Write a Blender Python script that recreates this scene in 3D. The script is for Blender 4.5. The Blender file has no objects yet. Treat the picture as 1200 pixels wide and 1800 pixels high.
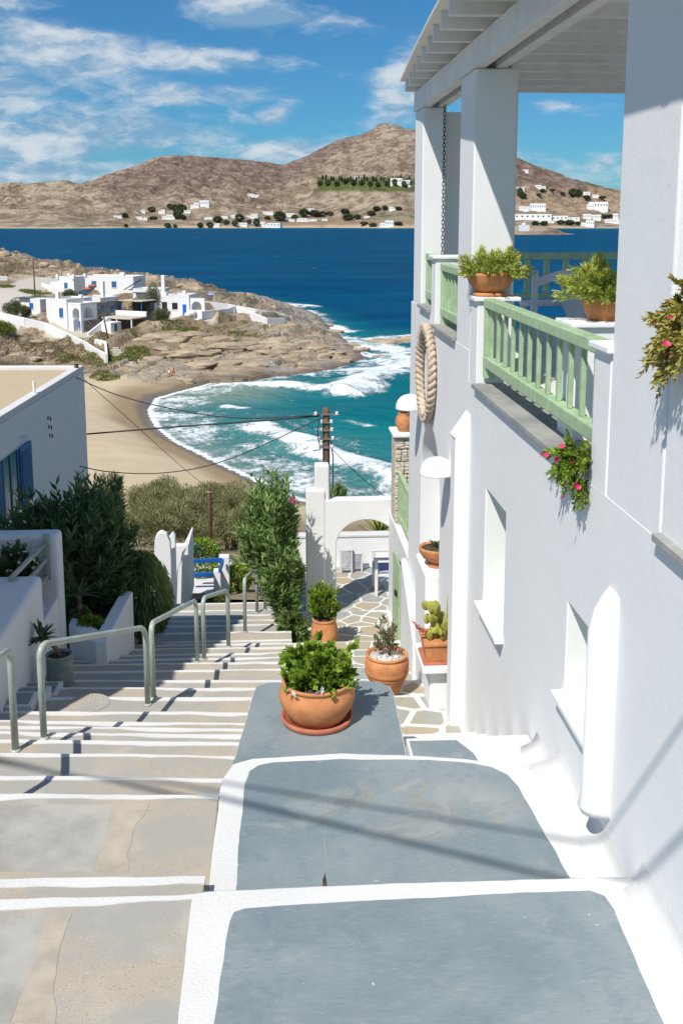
import bpy, bmesh, math, random
import numpy as np
from mathutils import Vector, Matrix
random.seed(7); rng = np.random.default_rng(11)
scene = bpy.context.scene
C = scene.collection
PI = math.pi; R = math.radians

# ------------------------------------------------------------------ camera
HC = 3.4                      # camera height above the near slab (z = 0)
SEA = HC - 25.0               # sea level
F = 1800.0; TH = math.atan(0.169); PSI = math.atan(0.0657)
CY = 385 + F * math.tan(TH)
_r = Vector((math.cos(PSI), -math.sin(PSI), 0))
_f = Vector((math.sin(PSI) * math.cos(TH), math.cos(PSI) * math.cos(TH), -math.sin(TH)))
_u = Vector((math.sin(PSI) * math.sin(TH), math.cos(PSI) * math.sin(TH), math.cos(TH)))
CAM = Vector((0, 0, HC))
cd = bpy.data.cameras.new('camera'); cam = bpy.data.objects.new('camera', cd); C.objects.link(cam)
cam.matrix_world = Matrix(((_r.x, _u.x, -_f.x, 0), (_r.y, _u.y, -_f.y, 0), (_r.z, _u.z, -_f.z, HC), (0, 0, 0, 1)))
cd.sensor_width = 36; cd.lens = 36 * F / 1800; cd.shift_y = -(900 - CY) / 1800; cd.clip_start = 0.1; cd.clip_end = 30000
scene.camera = cam

# ------------------------------------------------------------------ sun, sky, exposure
SUNV = Vector((-1.0, -1.45, 2.25)).normalized()          # towards the sun
sd = bpy.data.lights.new('sun', 'SUN'); sd.energy = 5.0; sd.angle = R(0.53); sd.color = (1.0, 0.955, 0.88)
so = bpy.data.objects.new('sun', sd); C.objects.link(so)
so.rotation_euler = SUNV.to_track_quat('Z', 'Y').to_euler(); so.location = (-20, -30, 50)
scene.view_settings.view_transform = 'Standard'; scene.view_settings.look = 'None'
scene.view_settings.gamma = 1; scene.view_settings.use_curve_mapping = False
scene.view_settings.exposure = 0.0
scene.render.resolution_x = 682; scene.render.resolution_y = 1024
w = bpy.data.worlds.new('World'); scene.world = w; w.use_nodes = True

class NT:
    def __init__(s, tree): s.t = tree; s.n = tree.nodes; s.l = tree.links
    def node(s, typ, **kw):
        n = s.n.new(typ)
        for k, v in kw.items():
            if hasattr(n, k): setattr(n, k, v)
        return n
    def put(s, sock, v):
        if isinstance(v, bpy.types.NodeSocket): s.l.new(v, sock)
        elif v is not None:
            if isinstance(v, (tuple, list)) and len(v) == 3 and sock.type == 'RGBA': v = (*v, 1)
            sock.default_value = v
    def math(s, op, a, b=None, c=None, clamp=False):
        n = s.node('ShaderNodeMath', operation=op); n.use_clamp = clamp
        s.put(n.inputs[0], a); s.put(n.inputs[1], b)
        if c is not None: s.put(n.inputs[2], c)
        return n.outputs[0]
    def mix(s, f, a, b, mode='MIX'):
        n = s.node('ShaderNodeMix', data_type='RGBA'); n.blend_type = mode; n.clamp_factor = True
        s.put(n.inputs[0], f); s.put(n.inputs[6], a); s.put(n.inputs[7], b); return n.outputs[2]
    def noise(s, vec, scale, detail=4, rough=.55, dist=0):
        n = s.node('ShaderNodeTexNoise'); s.put(n.inputs['Vector'], vec); n.inputs['Scale'].default_value = scale
        n.inputs['Detail'].default_value = detail; n.inputs['Roughness'].default_value = rough; n.inputs['Distortion'].default_value = dist
        return n.outputs['Fac']
    def voro(s, vec, scale, feature='F1', out='Distance'):
        n = s.node('ShaderNodeTexVoronoi', feature=feature); s.put(n.inputs['Vector'], vec); n.inputs['Scale'].default_value = scale
        return n.outputs[out]
    def ramp(s, f, lo, hi, a=0.0, b=1.0, smooth=True):
        n = s.node('ShaderNodeMapRange'); n.interpolation_type = 'SMOOTHSTEP' if smooth else 'LINEAR'
        s.put(n.inputs[0], f); n.inputs[1].default_value = lo; n.inputs[2].default_value = hi; n.inputs[3].default_value = a; n.inputs[4].default_value = b
        return n.outputs[0]
    def attr(s, name, out='Fac'):
        n = s.node('ShaderNodeAttribute'); n.attribute_name = name; return n.outputs[out]
    def mapping(s, vec, scale=(1,1,1), rot=(0,0,0), loc=(0,0,0)):
        n = s.node('ShaderNodeMapping'); s.put(n.inputs[0], vec); n.inputs[1].default_value = loc; n.inputs[2].default_value = rot; n.inputs[3].default_value = scale
        return n.outputs[0]

def build_world():
    nt = NT(w.node_tree); nt.n.clear()
    out = nt.node('ShaderNodeOutputWorld'); bg = nt.node('ShaderNodeBackground')
    sky = nt.node('ShaderNodeTexSky'); sky.sky_type = 'NISHITA'; sky.sun_disc = False
    sky.sun_elevation = math.asin(SUNV.z); sky.sun_rotation = math.atan2(SUNV.x, SUNV.y)
    sky.air_density = 1.0; sky.dust_density = 0.25; sky.ozone_density = 3.0; sky.altitude = 0
    tc = nt.node('ShaderNodeTexCoord'); g = tc.outputs['Generated']
    sep = nt.node('ShaderNodeSeparateXYZ'); nt.l.new(g, sep.inputs[0])
    az = nt.math('MULTIPLY', nt.math('ARCTAN2', sep.outputs[0], sep.outputs[1]), 57.2958)
    el = nt.math('MULTIPLY', nt.math('ARCSINE', sep.outputs[2]), 57.2958)
    cmb = nt.node('ShaderNodeCombineXYZ'); nt.l.new(az, cmb.inputs[0]); nt.l.new(nt.math('MULTIPLY', el, 2.6), cmb.inputs[1])
    v = cmb.outputs[0]
    wsp = nt.node('ShaderNodeTexNoise'); nt.l.new(v, wsp.inputs['Vector']); wsp.inputs['Scale'].default_value = .45; wsp.inputs['Detail'].default_value = 4
    va = nt.node('ShaderNodeVectorMath', operation='SCALE'); nt.l.new(wsp.outputs['Color'], va.inputs[0]); va.inputs['Scale'].default_value = 2.6
    vb = nt.node('ShaderNodeVectorMath', operation='ADD'); nt.l.new(v, vb.inputs[0]); nt.l.new(va.outputs[0], vb.inputs[1])
    n1 = nt.noise(vb.outputs[0], .16, 9, .58)
    # cloud banks: where they stand in the sky (azimuth from the street axis, elevation, half widths in degrees)
    banks = CLOUD_BANKS
    tot = None
    for a0, e0, sa, se, amp in banks:
        x = nt.math('DIVIDE', nt.math('SUBTRACT', az, a0), sa); y = nt.math('DIVIDE', nt.math('SUBTRACT', el, e0), se)
        d = nt.math('ADD', nt.math('MULTIPLY', x, x), nt.math('MULTIPLY', y, y))
        e = nt.math('MULTIPLY', nt.math('EXPONENT', nt.math('MULTIPLY', d, -1.0)), amp)
        tot = e if tot is None else nt.math('MAXIMUM', tot, e)
    far = nt.ramp(nt.math('ABSOLUTE', az), 17, 30)           # beyond the banks the same broken cloud goes on
    low = nt.math('MULTIPLY', nt.ramp(el, 55, 8), .34)
    tot = nt.math('MAXIMUM', tot, nt.math('MULTIPLY', far, low))
    dens = nt.ramp(nt.math('ADD', nt.math('MULTIPLY', nt.math('SUBTRACT', n1, .5), 1.9), tot), .08, .62)
    n2 = nt.noise(nt.mapping(vb.outputs[0], loc=(.35, -.6, 3)), .28, 7, .6)
    n3 = nt.noise(nt.mapping(vb.outputs[0], loc=(-.5, 1.5, 0)), .16, 9, .58)
    shade = nt.ramp(nt.math('ADD', nt.math('MULTIPLY', nt.math('SUBTRACT', n1, n3), 2.4), nt.math('MULTIPLY', nt.math('SUBTRACT', n2, .5), 1.1)), -.30, .34)
    ccol = nt.mix(shade, CLOUD_DARK, CLOUD_LIT)
    tint = nt.mix(1.0, sky.outputs[0], SKY_TINT, 'MULTIPLY')
    up = nt.ramp(sep.outputs[2], -.02, .0)
    col = nt.mix(nt.math('MULTIPLY', nt.math('MULTIPLY', dens, .84), up), tint, ccol)
    nt.l.new(col, bg.inputs[0]); bg.inputs[1].default_value = 0.11
    nt.l.new(bg.outputs[0], out.inputs[0])

def azel(px, py):
    d = _r * ((px - 600) / F) + _f - _u * ((py - CY) / F); d.normalize()
    return math.degrees(math.atan2(d.x, d.y)), math.degrees(math.asin(d.z))
def bank(px, py, wx, wy, amp):
    a, e = azel(px, py); return (a, e, math.degrees(wx / F), math.degrees(wy / F), amp + .10)
CLOUD_BANKS = [bank(120, 85, 150, 48, .62), bank(330, 105, 180, 22, .5), bank(455, 28, 150, 26, .58), bank(20, 165, 60, 60, .5), bank(50, 5, 90, 14, .4),
    bank(350, 170, 110, 20, .5), bank(300, 235, 150, 36, .5), bank(90, 245, 130, 46, .66), bank(480, 207, 30, 20, .55), bank(520, 262, 130, 22, .56), bank(700, 160, 40, 45, .6),
    bank(1010, 290, 90, 28, .42), bank(960, 190, 130, 18, .35), bank(150, 300, 300, 30, .50)]
CLOUD_DARK = (2.1, 3.7, 5.4); CLOUD_LIT = (6.6, 7.0, 7.4); SKY_TINT = (.235, .57, .80)
build_world()

# ------------------------------------------------------------------ projection: a pixel of the photograph gives a direction, the rest comes from what it touches
def ray(px, py):
    d = _r * ((px - 600) / F) + _f - _u * ((py - CY) / F); return d
def P(px, py, X=None, Y=None, Z=None):
    d = ray(px, py)
    t = (X - CAM.x) / d.x if X is not None else (Y - CAM.y) / d.y if Y is not None else (Z - CAM.z) / d.z
    return CAM + d * t
def proj(p):
    q = Vector(p) - CAM; z = q.dot(_f); return 600 + F * q.dot(_r) / z, CY - F * q.dot(_u) / z

# ------------------------------------------------------------------ object helpers
WM = {}
def tag(o, label, cat, group=None):
    o['label'] = label; o['category'] = cat
    if group: o['group'] = group
    return o
def thing(name, label, cat, loc=(0,0,0), rz=0, group=None):
    o = bpy.data.objects.new(name, None); C.objects.link(o); o.location = loc; o.rotation_euler = (0, 0, rz); o.empty_display_size = .1
    WM[o.name] = Matrix.Translation(Vector(loc)) @ Matrix.Rotation(rz, 4, 'Z')
    return tag(o, label, cat, group)
def parent_to(o, par, local=False):
    o.parent = par
    if not local: o.matrix_parent_inverse = WM.get(par.name, Matrix()).inverted()
def link(name, me, mat, parent=None, local=False, smooth=False, bevel=0, seg=2):
    o = bpy.data.objects.new(name, me); C.objects.link(o)
    if mat is not None: me.materials.append(mat)
    if parent is not None: parent_to(o, parent, local)
    if smooth or bevel:
        me.polygons.foreach_set('use_smooth', [True] * len(me.polygons))
    if bevel:
        b = o.modifiers.new('bevel', 'BEVEL'); b.width = bevel; b.segments = seg; b.limit_method = 'ANGLE'; b.angle_limit = R(35); b.harden_normals = True
    return o
def dup(root, loc, rz=0, scale=None, name=None, tagset=None):
    r = root.copy(); C.objects.link(r); r.location = loc; r.rotation_euler = (root.rotation_euler[0], root.rotation_euler[1], rz)
    if scale is not None: r.scale = scale if hasattr(scale, '__len__') else (scale,) * 3
    for ch in list(root.children):
        c = ch.copy(); C.objects.link(c); c.parent = r
        for g in list(ch.children):
            d = g.copy(); C.objects.link(d); d.parent = c
    return r

class MB:
    def __init__(s): s.v = []; s.f = []
    def add(s, vs, fs):
        o = len(s.v); s.v += [tuple(v) for v in vs]; s.f += [tuple(o + i for i in f) for f in fs]; return s
    def box(s, x0, x1, y0, y1, z0, z1):
        return s.add([(x0,y0,z0),(x1,y0,z0),(x1,y1,z0),(x0,y1,z0),(x0,y0,z1),(x1,y0,z1),(x1,y1,z1),(x0,y1,z1)],
                     [(0,3,2,1),(4,5,6,7),(0,1,5,4),(1,2,6,5),(2,3,7,6),(3,0,4,7)])
    def obox(s, c, ax, ay, az):
        c = Vector(c); ax = Vector(ax); ay = Vector(ay); az = Vector(az)
        vs = [c + ax*i + ay*j + az*k for k in (-1,1) for (i,j) in ((-1,-1),(1,-1),(1,1),(-1,1))]
        return s.add(vs, [(0,3,2,1),(4,5,6,7),(0,1,5,4),(1,2,6,5),(2,3,7,6),(3,0,4,7)])
    def bar(s, a, b, w, h, up=(0,0,1)):
        a = Vector(a); b = Vector(b); d = (b - a); L = d.length; d.normalize(); up = Vector(up)
        sd_ = d.cross(up)
        if sd_.length < 1e-5: sd_ = d.cross(Vector((1,0,0)))
        sd_.normalize(); u2 = sd_.cross(d)
        return s.obox((a + b) / 2, d * L / 2, sd_ * w / 2, u2 * h / 2)
    def prism(s, pts, z0, z1):                      # xy polygon (counter-clockwise) extruded in z; z1 may be a list
        n = len(pts); z0s = z0 if hasattr(z0, '__len__') else [z0]*n; z1s = z1 if hasattr(z1, '__len__') else [z1]*n
        vs = [(p[0],p[1],z) for p, z in zip(pts, z0s)] + [(p[0],p[1],z) for p, z in zip(pts, z1s)]
        return s.add(vs, [tuple(range(n-1,-1,-1)), tuple(range(n,2*n))] + [(i,(i+1)%n,n+(i+1)%n,n+i) for i in range(n)])
    def extr(s, pts3, d):                           # any planar polygon extruded along d
        n = len(pts3); d = Vector(d); vs = [Vector(p) for p in pts3] + [Vector(p) + d for p in pts3]
        return s.add(vs, [tuple(range(n-1,-1,-1)), tuple(range(n,2*n))] + [(i,(i+1)%n,n+(i+1)%n,n+i) for i in range(n)])
    def tube(s, path, r, n=8, cap=True):
        path = [Vector(p) for p in path]; m = len(path); rs = r if hasattr(r, '__len__') else [r]*m
        vs = []; prev = None
        for i, p in enumerate(path):
            d = (path[min(i+1,m-1)] - path[max(i-1,0)]).normalized()
            if prev is None:
                a = Vector((0,0,1)) if abs(d.z) < .9 else Vector((1,0,0)); x = d.cross(a).normalized()
            else: x = (prev - d * prev.dot(d)).normalized()
            prev = x; y = d.cross(x)
            vs += [p + (x*math.cos(2*PI*k/n) + y*math.sin(2*PI*k/n)) * rs[i] for k in range(n)]
        fs = [(i*n+k, i*n+(k+1)%n, (i+1)*n+(k+1)%n, (i+1)*n+k) for i in range(m-1) for k in range(n)]
        if cap: fs += [tuple(range(n-1,-1,-1)), tuple((m-1)*n+k for k in range(n))]
        return s.add(vs, fs)
    def lathe(s, prof, c=(0,0,0), n=32, flute=0, nfl=0):        # profile of (r, z)
        vs = []; m = len(prof)
        for (r, z) in prof:
            for k in range(n):
                a = 2*PI*k/n; rr = r * (1 + flute*abs(math.sin(nfl*a/2))) if flute else r
                vs.append((c[0]+rr*math.cos(a), c[1]+rr*math.sin(a), c[2]+z))
        fs = [(i*n+k, i*n+(k+1)%n, (i+1)*n+(k+1)%n, (i+1)*n+k) for i in range(m-1) for k in range(n)]
        if prof[0][0] > 1e-6: fs.append(tuple(range(n-1,-1,-1)))
        if prof[-1][0] > 1e-6: fs.append(tuple((m-1)*n+k for k in range(n)))
        return s.add(vs, fs)
    def mesh(s, name):
        me = bpy.data.meshes.new(name); me.from_pydata(s.v, [], s.f); me.update(); return me
    def build(s, name, mat, parent=None, **kw):
        return link(name, s.mesh(name), mat, parent, **kw)
def fixn(o):
    bm = bmesh.new(); bm.from_mesh(o.data); bmesh.ops.remove_doubles(bm, verts=bm.verts, dist=1e-5); bmesh.ops.recalc_face_normals(bm, faces=bm.faces); bm.to_mesh(o.data); bm.free(); return o
def cut(o, cutters):                                # boolean difference applied at once, the cutters are removed
    for c in cutters:
        m = o.modifiers.new('cut', 'BOOLEAN'); m.operation = 'DIFFERENCE'; m.object = c; m.solver = 'EXACT'
    dg = bpy.context.evaluated_depsgraph_get(); me = bpy.data.meshes.new_from_object(o.evaluated_get(dg))
    o.modifiers.clear(); o.data = me
    for c in cutters: bpy.data.objects.remove(c)
    return o
def struct(o): o['kind'] = 'structure'; return o

# numpy value noise
def _hash(ix, iy, seed):
    h = (ix.astype(np.int64) * 374761393 + iy.astype(np.int64) * 668265263 + seed * 1442695041) & 0x7fffffff
    h = ((h ^ (h >> 13)) * 1274126177) & 0x7fffffff
    return ((h ^ (h >> 16)) & 0xffff) / 65535.0
def vnoise(x, y, seed=0):
    ix = np.floor(x); iy = np.floor(y); fx = x - ix; fy = y - iy; fx = fx*fx*(3-2*fx); fy = fy*fy*(3-2*fy)
    a = _hash(ix, iy, seed); b = _hash(ix+1, iy, seed); c = _hash(ix, iy+1, seed); d = _hash(ix+1, iy+1, seed)
    return (a*(1-fx)+b*fx)*(1-fy) + (c*(1-fx)+d*fx)*fy
def fbm(x, y, oct=5, seed=0, gain=.5, lac=2.03):
    t = 0; a = 1; n = 0
    for i in range(oct):
        t = t + a*vnoise(x, y, seed+i*17); n += a; a *= gain; x = x*lac + 3.1; y = y*lac + 7.7
    return t / n
def sst(x, a, b): t = np.clip((x-a)/(b-a), 0, 1); return t*t*(3-2*t)

# ------------------------------------------------------------------ materials
def newmat(name):
    m = bpy.data.materials.new(name); m.use_nodes = True; nt = NT(m.node_tree); bs = nt.n['Principled BSDF']
    g = nt.node('ShaderNodeNewGeometry'); return m, nt, bs, g.outputs['Position']
def bump(nt, bs, h, strength, dist):
    b = nt.node('ShaderNodeBump'); b.inputs['Strength'].default_value = strength; b.inputs['Distance'].default_value = dist
    nt.l.new(h, b.inputs['Height']); nt.l.new(b.outputs[0], bs.inputs['Normal']); return b
def simple(name, col, rough=.6, var=.12, scale=6, metal=0, bumpd=0, bscale=60, spec=.4, col2=None):
    m, nt, bs, pos = newmat(name)
    n = nt.noise(pos, scale, 5, .6)
    c2 = col2 or tuple(c*(1-2.2*var) for c in col)
    bs.inputs['Base Color'].default_value = (*col, 1)
    nt.l.new(nt.mix(nt.ramp(n, .3, .72), c2, tuple(min(1, c*(1+var*.4)) for c in col)), bs.inputs['Base Color'])
    bs.inputs['Roughness'].default_value = rough; bs.inputs['Metallic'].default_value = metal; bs.inputs['Specular IOR Level'].default_value = spec
    if bumpd: bump(nt, bs, nt.noise(pos, bscale, 4, .6), .6, bumpd)
    return m
M = {}
def plaster(name, col=(.80,.80,.79), stain=.04, bd=.006, rough=.75, fine=40, stucco=0):
    m, nt, bs, pos = newmat(name)
    n1 = nt.noise(pos, 1.3, 5, .6); n2 = nt.noise(nt.mapping(pos, scale=(5,5,.7)), 1.0, 5, .65)
    c = nt.mix(nt.ramp(n1, .35, .75), col, tuple(x*(1-stain) for x in col))
    c = nt.mix(nt.math('MULTIPLY', nt.ramp(n2, .58, .86), .3), c, (col[0]*.86, col[1]*.85, col[2]*.81))
    nt.l.new(c, bs.inputs['Base Color']); bs.inputs['Roughness'].default_value = rough; bs.inputs['Specular IOR Level'].default_value = .25
    h = nt.math('ADD', nt.math('MULTIPLY', nt.noise(pos, 3.0, 3, .5), 1.0), nt.math('MULTIPLY', nt.noise(pos, fine, 4, .6), .35 + stucco))
    bump(nt, bs, h, .55, bd*2.2); return m
M['plaster'] = plaster('white_plaster', (.805,.805,.80), .025, .004, .75, 30)
M['stucco'] = plaster('rough_white_plaster', stain=.04, bd=.007, fine=38, stucco=.6)
M['limewash'] = plaster('limewash_paint', (.69,.685,.67), .08, .006, .8, 55, .3)
M['shadeplaster'] = plaster('shade_tinted_white_plaster', (.74,.765,.79), .05)  # white plaster of shaded walls, with the bluish shade put into its colour
M['timberwhite'] = simple('white_painted_timber', (.79,.785,.76), .5, .05, 4, bumpd=.002, bscale=25)
def mat_translucentroof():
    m, nt, bs, pos = newmat('white_translucent_roof'); bs.inputs['Base Color'].default_value = (.78,.77,.73,1); bs.inputs['Roughness'].default_value = .8
    bump(nt, bs, nt.noise(pos, 30, 3, .6), .3, .002)
    tr = nt.node('ShaderNodeBsdfTranslucent'); tr.inputs[0].default_value = (.85,.82,.74,1); mx = nt.node('ShaderNodeMixShader'); mx.inputs[0].default_value = .22  # translucency added to the boarded roof to brighten the pergola underside
    nt.l.new(bs.outputs[0], mx.inputs[1]); nt.l.new(tr.outputs[0], mx.inputs[2]); nt.l.new(mx.outputs[0], nt.n['Material Output'].inputs[0]); return m
M['translucentroof'] = mat_translucentroof()
M['greenpaint'] = simple('pale_green_paint', (.41,.565,.335), .45, .10, 9, bumpd=.001, bscale=30, spec=.5)
M['railpaint'] = simple('grey_green_enamel', (.40,.46,.40), .32, .10, 5, bumpd=.001, bscale=30, spec=.5)
def mat_terra():
    m, nt, bs, pos = newmat('terracotta'); n = nt.noise(pos, 7, 5, .6); c = nt.mix(nt.ramp(n, .3, .72), (.47,.185,.07), (.63,.27,.105))
    c = nt.mix(nt.math('MULTIPLY', nt.ramp(nt.noise(nt.mapping(pos, scale=(1,1,.6)), 5.5, 6, .7, .8), .54, .70), .35), c, (.66,.45,.30)); c = nt.mix(nt.math('MULTIPLY', nt.ramp(nt.noise(pos, 26, 3, .6), .62, .72), .3), c, (.34,.14,.06))
    nt.l.new(c, bs.inputs['Base Color']); bs.inputs['Roughness'].default_value = .8; bump(nt, bs, nt.noise(pos, 50, 4, .6), .6, .002); return m
M['terracotta'] = mat_terra()
M['terrared'] = simple('red_terracotta', (.50,.17,.10), .7, .10, 8, bumpd=.002, bscale=50)
M['soil'] = simple('soil', (.10,.07,.045), .95, .3, 30, bumpd=.01, bscale=60)
M['pebble'] = simple('white_pebble', (.68,.66,.62), .7, .15, 30)
M['blue'] = simple('blue_paint', (.012,.11,.40), .4, .10, 5)
M['wood'] = simple('weathered_wood', (.23,.135,.08), .85, .25, 14, bumpd=.006, bscale=30)
M['cable'] = simple('black_cable', (.03,.03,.03), .6, .1)
M['galv'] = simple('galvanised_metal', (.42,.44,.44), .4, .1, 8, metal=.7)
M['iron'] = simple('dark_iron', (.07,.065,.06), .55, .3, 30, metal=.6)
M['greyseat'] = simple('grey_white_painted_wood', (.66,.67,.69), .5, .05, 4)
M['darkcloth'] = simple('dark_purple_cloth', (.06,.04,.10), .9, .1, 8)
M['lampwhite'] = simple('white_enamel', (.82,.82,.81), .35, .03, 3)
M['stonegrey'] = simple('grey_stone_slab', (.36,.355,.32), .7, .20, 3.5, bumpd=.003, bscale=30, col2=(.25,.255,.245))
M['bark'] = simple('bark', (.20,.14,.09), .9, .3, 14, bumpd=.01, bscale=30)
M['rope'] = simple('cream_rope', (.62,.50,.38), .9, .14, 20, bumpd=.006, bscale=120)
M['glassdark'] = simple('dark_window', (.03,.04,.05), .15, .1, 3, spec=.6)
M['shutter'] = simple('blue_shutter_paint', (.03,.16,.36), .5, .12, 6)
M['cyanpot'] = simple('grey_green_pot', (.27,.33,.29), .8, .12, 9, bumpd=.006, bscale=18)
M['skin'] = simple('skin', (.45,.24,.16), .6, .05)
M['lilac'] = simple('lilac_cushion', (.40,.36,.52), .85, .08)

def mat_concrete():
    m, nt, bs, pos = newmat('worn_concrete_tread')
    n1 = nt.noise(pos, 1.1, 6, .62, .6); n2 = nt.noise(nt.mapping(pos, loc=(9,3,1)), 3.5, 6, .65)
    obj = nt.node('ShaderNodeObjectInfo').outputs['Random']
    c = nt.mix(nt.ramp(n1, .36, .60), (.455,.385,.295), (.36,.345,.31))
    c = nt.mix(nt.math('MULTIPLY', nt.ramp(n2, .5, .74), .7), c, (.50,.455,.385))
    c = nt.mix(nt.math('MULTIPLY', nt.ramp(nt.noise(pos, 7, 4, .7), .62, .78), .45), c, (.40,.29,.17))
    c = nt.mix(nt.math('MULTIPLY', obj, .3), c, (.37,.365,.345))
    sp = nt.voro(pos, 75); spc = nt.voro(pos, 75, out='Color')
    sx = nt.node('ShaderNodeSeparateColor'); nt.l.new(spc, sx.inputs[0])
    zone = nt.ramp(n1, .56, .44)
    on = nt.math('MULTIPLY', nt.math('MULTIPLY', nt.ramp(sp, .42, .30), nt.math('GREATER_THAN', sx.outputs[0], .62)), zone)
    c = nt.mix(nt.math('MULTIPLY', on, .75), c, nt.mix(sx.outputs[1], (.62,.58,.50), (.36,.22,.13)))
    nt.l.new(c, bs.inputs['Base Color']); bs.inputs['Roughness'].default_value = .88; bs.inputs['Specular IOR Level'].default_value = .25
    h = nt.math('ADD', nt.math('MULTIPLY', n2, .8), nt.math('ADD', nt.math('MULTIPLY', nt.noise(pos, 90, 3, .6), .3), nt.math('MULTIPLY', on, .25)))
    bump(nt, bs, h, .6, .012); return m
M['concrete'] = mat_concrete()
def mat_greypaint():
    m, nt, bs, pos = newmat('grey_blue_floor_paint')
    n1 = nt.noise(pos, .9, 5, .6, .5); fine = nt.noise(nt.mapping(pos, scale=(2.0, 9, 9)), 8, 5, .7)
    c = nt.mix(nt.ramp(n1, .3, .7), (.175,.222,.245), (.26,.30,.312)); c = nt.mix(nt.math('MULTIPLY', nt.ramp(nt.noise(nt.mapping(pos, loc=(4,7,0)), 3.2, 6, .7, .8), .52, .66), .5), c, (.16,.205,.23))
    c = nt.mix(nt.math('MULTIPLY', nt.ramp(fine, .52, .75), .45), c, (.35,.385,.385))
    c = nt.mix(nt.math('MULTIPLY', nt.ramp(fine, .46, .26), .5), c, (.13,.172,.195))
    # worn patch on the second slab
    p = nt.mapping(pos, loc=(-.75, -5.75, 0)); s = nt.node('ShaderNodeSeparateXYZ'); nt.l.new(p, s.inputs[0])
    e = nt.math('ADD', nt.math('POWER', nt.math('DIVIDE', s.outputs[0], .85), 2), nt.math('POWER', nt.math('DIVIDE', s.outputs[1], .36), 2))
    wear = nt.math('MULTIPLY', nt.ramp(nt.noise(pos, 2.6, 6, .6, 1.2), .52, .60), nt.ramp(e, 1.1, .5))
    c = nt.mix(nt.math('MULTIPLY', wear, .38), c, (.38,.39,.36))
    rim = nt.math('MULTIPLY', nt.ramp(nt.math('ABSOLUTE', nt.math('SUBTRACT', nt.noise(pos, 2.6, 6, .6, 1.2), .53)), .025, .005), nt.ramp(e, 1.2, .6))
    c = nt.mix(nt.math('MULTIPLY', rim, .35), c, (.36,.30,.20))
    c = nt.mix(nt.math('MULTIPLY', nt.ramp(nt.noise(pos, 1.7, 7, .75, 1.5), .56, .70), .45), c, (.37,.385,.37))
    chips = nt.math('MULTIPLY', nt.math('GREATER_THAN', nt.noise(pos, 16, 3, .55), .745), .85)
    c = nt.mix(chips, c, (.60,.58,.54))
    nt.l.new(c, bs.inputs['Base Color']); bs.inputs['Roughness'].default_value = .62; bs.inputs['Specular IOR Level'].default_value = .35
    bump(nt, bs, nt.math('ADD', nt.math('MULTIPLY', fine, .5), nt.noise(pos, 5, 4, .6)), .5, .007); return m
M['greypaint'] = mat_greypaint()
def mat_flag():
    m, nt, bs, pos = newmat('flagstone')
    o = nt.node('ShaderNodeObjectInfo').outputs['Random']; n = nt.noise(pos, 6, 5, .65, .7)
    c = nt.mix(o, (.31,.345,.325), (.42,.35,.24)); c = nt.mix(nt.ramp(n, .45, .7), c, (.46,.34,.20)); c = nt.mix(nt.ramp(nt.noise(nt.mapping(pos,loc=(5,5,5)), 9, 4, .6), .55, .75), c, (.26,.29,.285))
    nt.l.new(c, bs.inputs['Base Color']); bs.inputs['Roughness'].default_value = .7
    bump(nt, bs, n, .5, .008); return m
M['flag'] = mat_flag()
def mat_leaf(name, a, b, c3=None, rough=.45, trans=.25):
    m, nt, bs, pos = newmat(name)
    t = nt.attr('tint'); c = nt.mix(t, a, b)
    if c3: c = nt.mix(nt.ramp(t, .82, .95), c, c3)
    nt.l.new(c, bs.inputs['Base Color']); bs.inputs['Roughness'].default_value = rough; bs.inputs['Specular IOR Level'].default_value = .35
    tr = nt.node('ShaderNodeBsdfTranslucent'); nt.l.new(nt.mix(.5, c, (.25,.35,.04)), tr.inputs[0])
    mx = nt.node('ShaderNodeMixShader'); mx.inputs[0].default_value = trans
    nt.l.new(bs.outputs[0], mx.inputs[1]); nt.l.new(tr.outputs[0], mx.inputs[2]); nt.l.new(mx.outputs[0], nt.n['Material Output'].inputs[0]); return m
M['leaf_oleander'] = mat_leaf('oleander_leaf', (.085,.155,.05), (.26,.38,.12), (.44,.50,.18))
M['leaf_dark'] = mat_leaf('dark_shrub_leaf', (.045,.09,.036), (.125,.205,.085), trans=.2)
M['leaf_bright'] = mat_leaf('bright_glossy_leaf', (.09,.18,.018), (.30,.43,.05), (.44,.52,.09), .3)
M['leaf_succ'] = mat_leaf('succulent_leaf', (.26,.34,.06), (.56,.58,.13), (.66,.60,.18), .4)
M['leaf_yellow'] = mat_leaf('yellowed_succulent_leaf', (.27,.27,.05), (.52,.41,.11), (.52,.30,.12), .45)
M['leaf_tam'] = mat_leaf('tamarisk_leaf', (.15,.15,.065), (.32,.31,.15), (.44,.38,.21), .7, .2)
M['leaf_olive'] = mat_leaf('olive_leaf', (.09,.105,.05), (.22,.23,.12), None, .6, .15)
M['leaf_pine'] = mat_leaf('far_tree_leaf', (.05,.075,.04), (.12,.15,.065), None, .7, .1)
M['leaf_grass'] = mat_leaf('green_ground_cover', (.09,.13,.02), (.22,.24,.05), (.33,.28,.10), .7, .2)
M['leaf_dry'] = mat_leaf('dry_scrub', (.16,.13,.07), (.28,.22,.12), None, .8, .1)
M['leaf_agave'] = mat_leaf('aloe_leaf', (.06,.11,.045), (.14,.20,.09), None, .4, .1)
M['cactus'] = simple('opuntia_pad', (.36,.36,.06), .55, .18, 16)
M['petal_pink'] = simple('magenta_petal', (.75,.03,.16), .5, .1)
M['petal_rose'] = simple('pink_petal', (.80,.22,.38), .5, .1)
M['petal_white'] = simple('white_petal', (.82,.82,.78), .5, .03)
M['petal_red'] = simple('red_bract', (.60,.08,.06), .5, .15)
M['petal_yellow'] = simple('yellow_petal', (.75,.55,.03), .5, .1)
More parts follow.
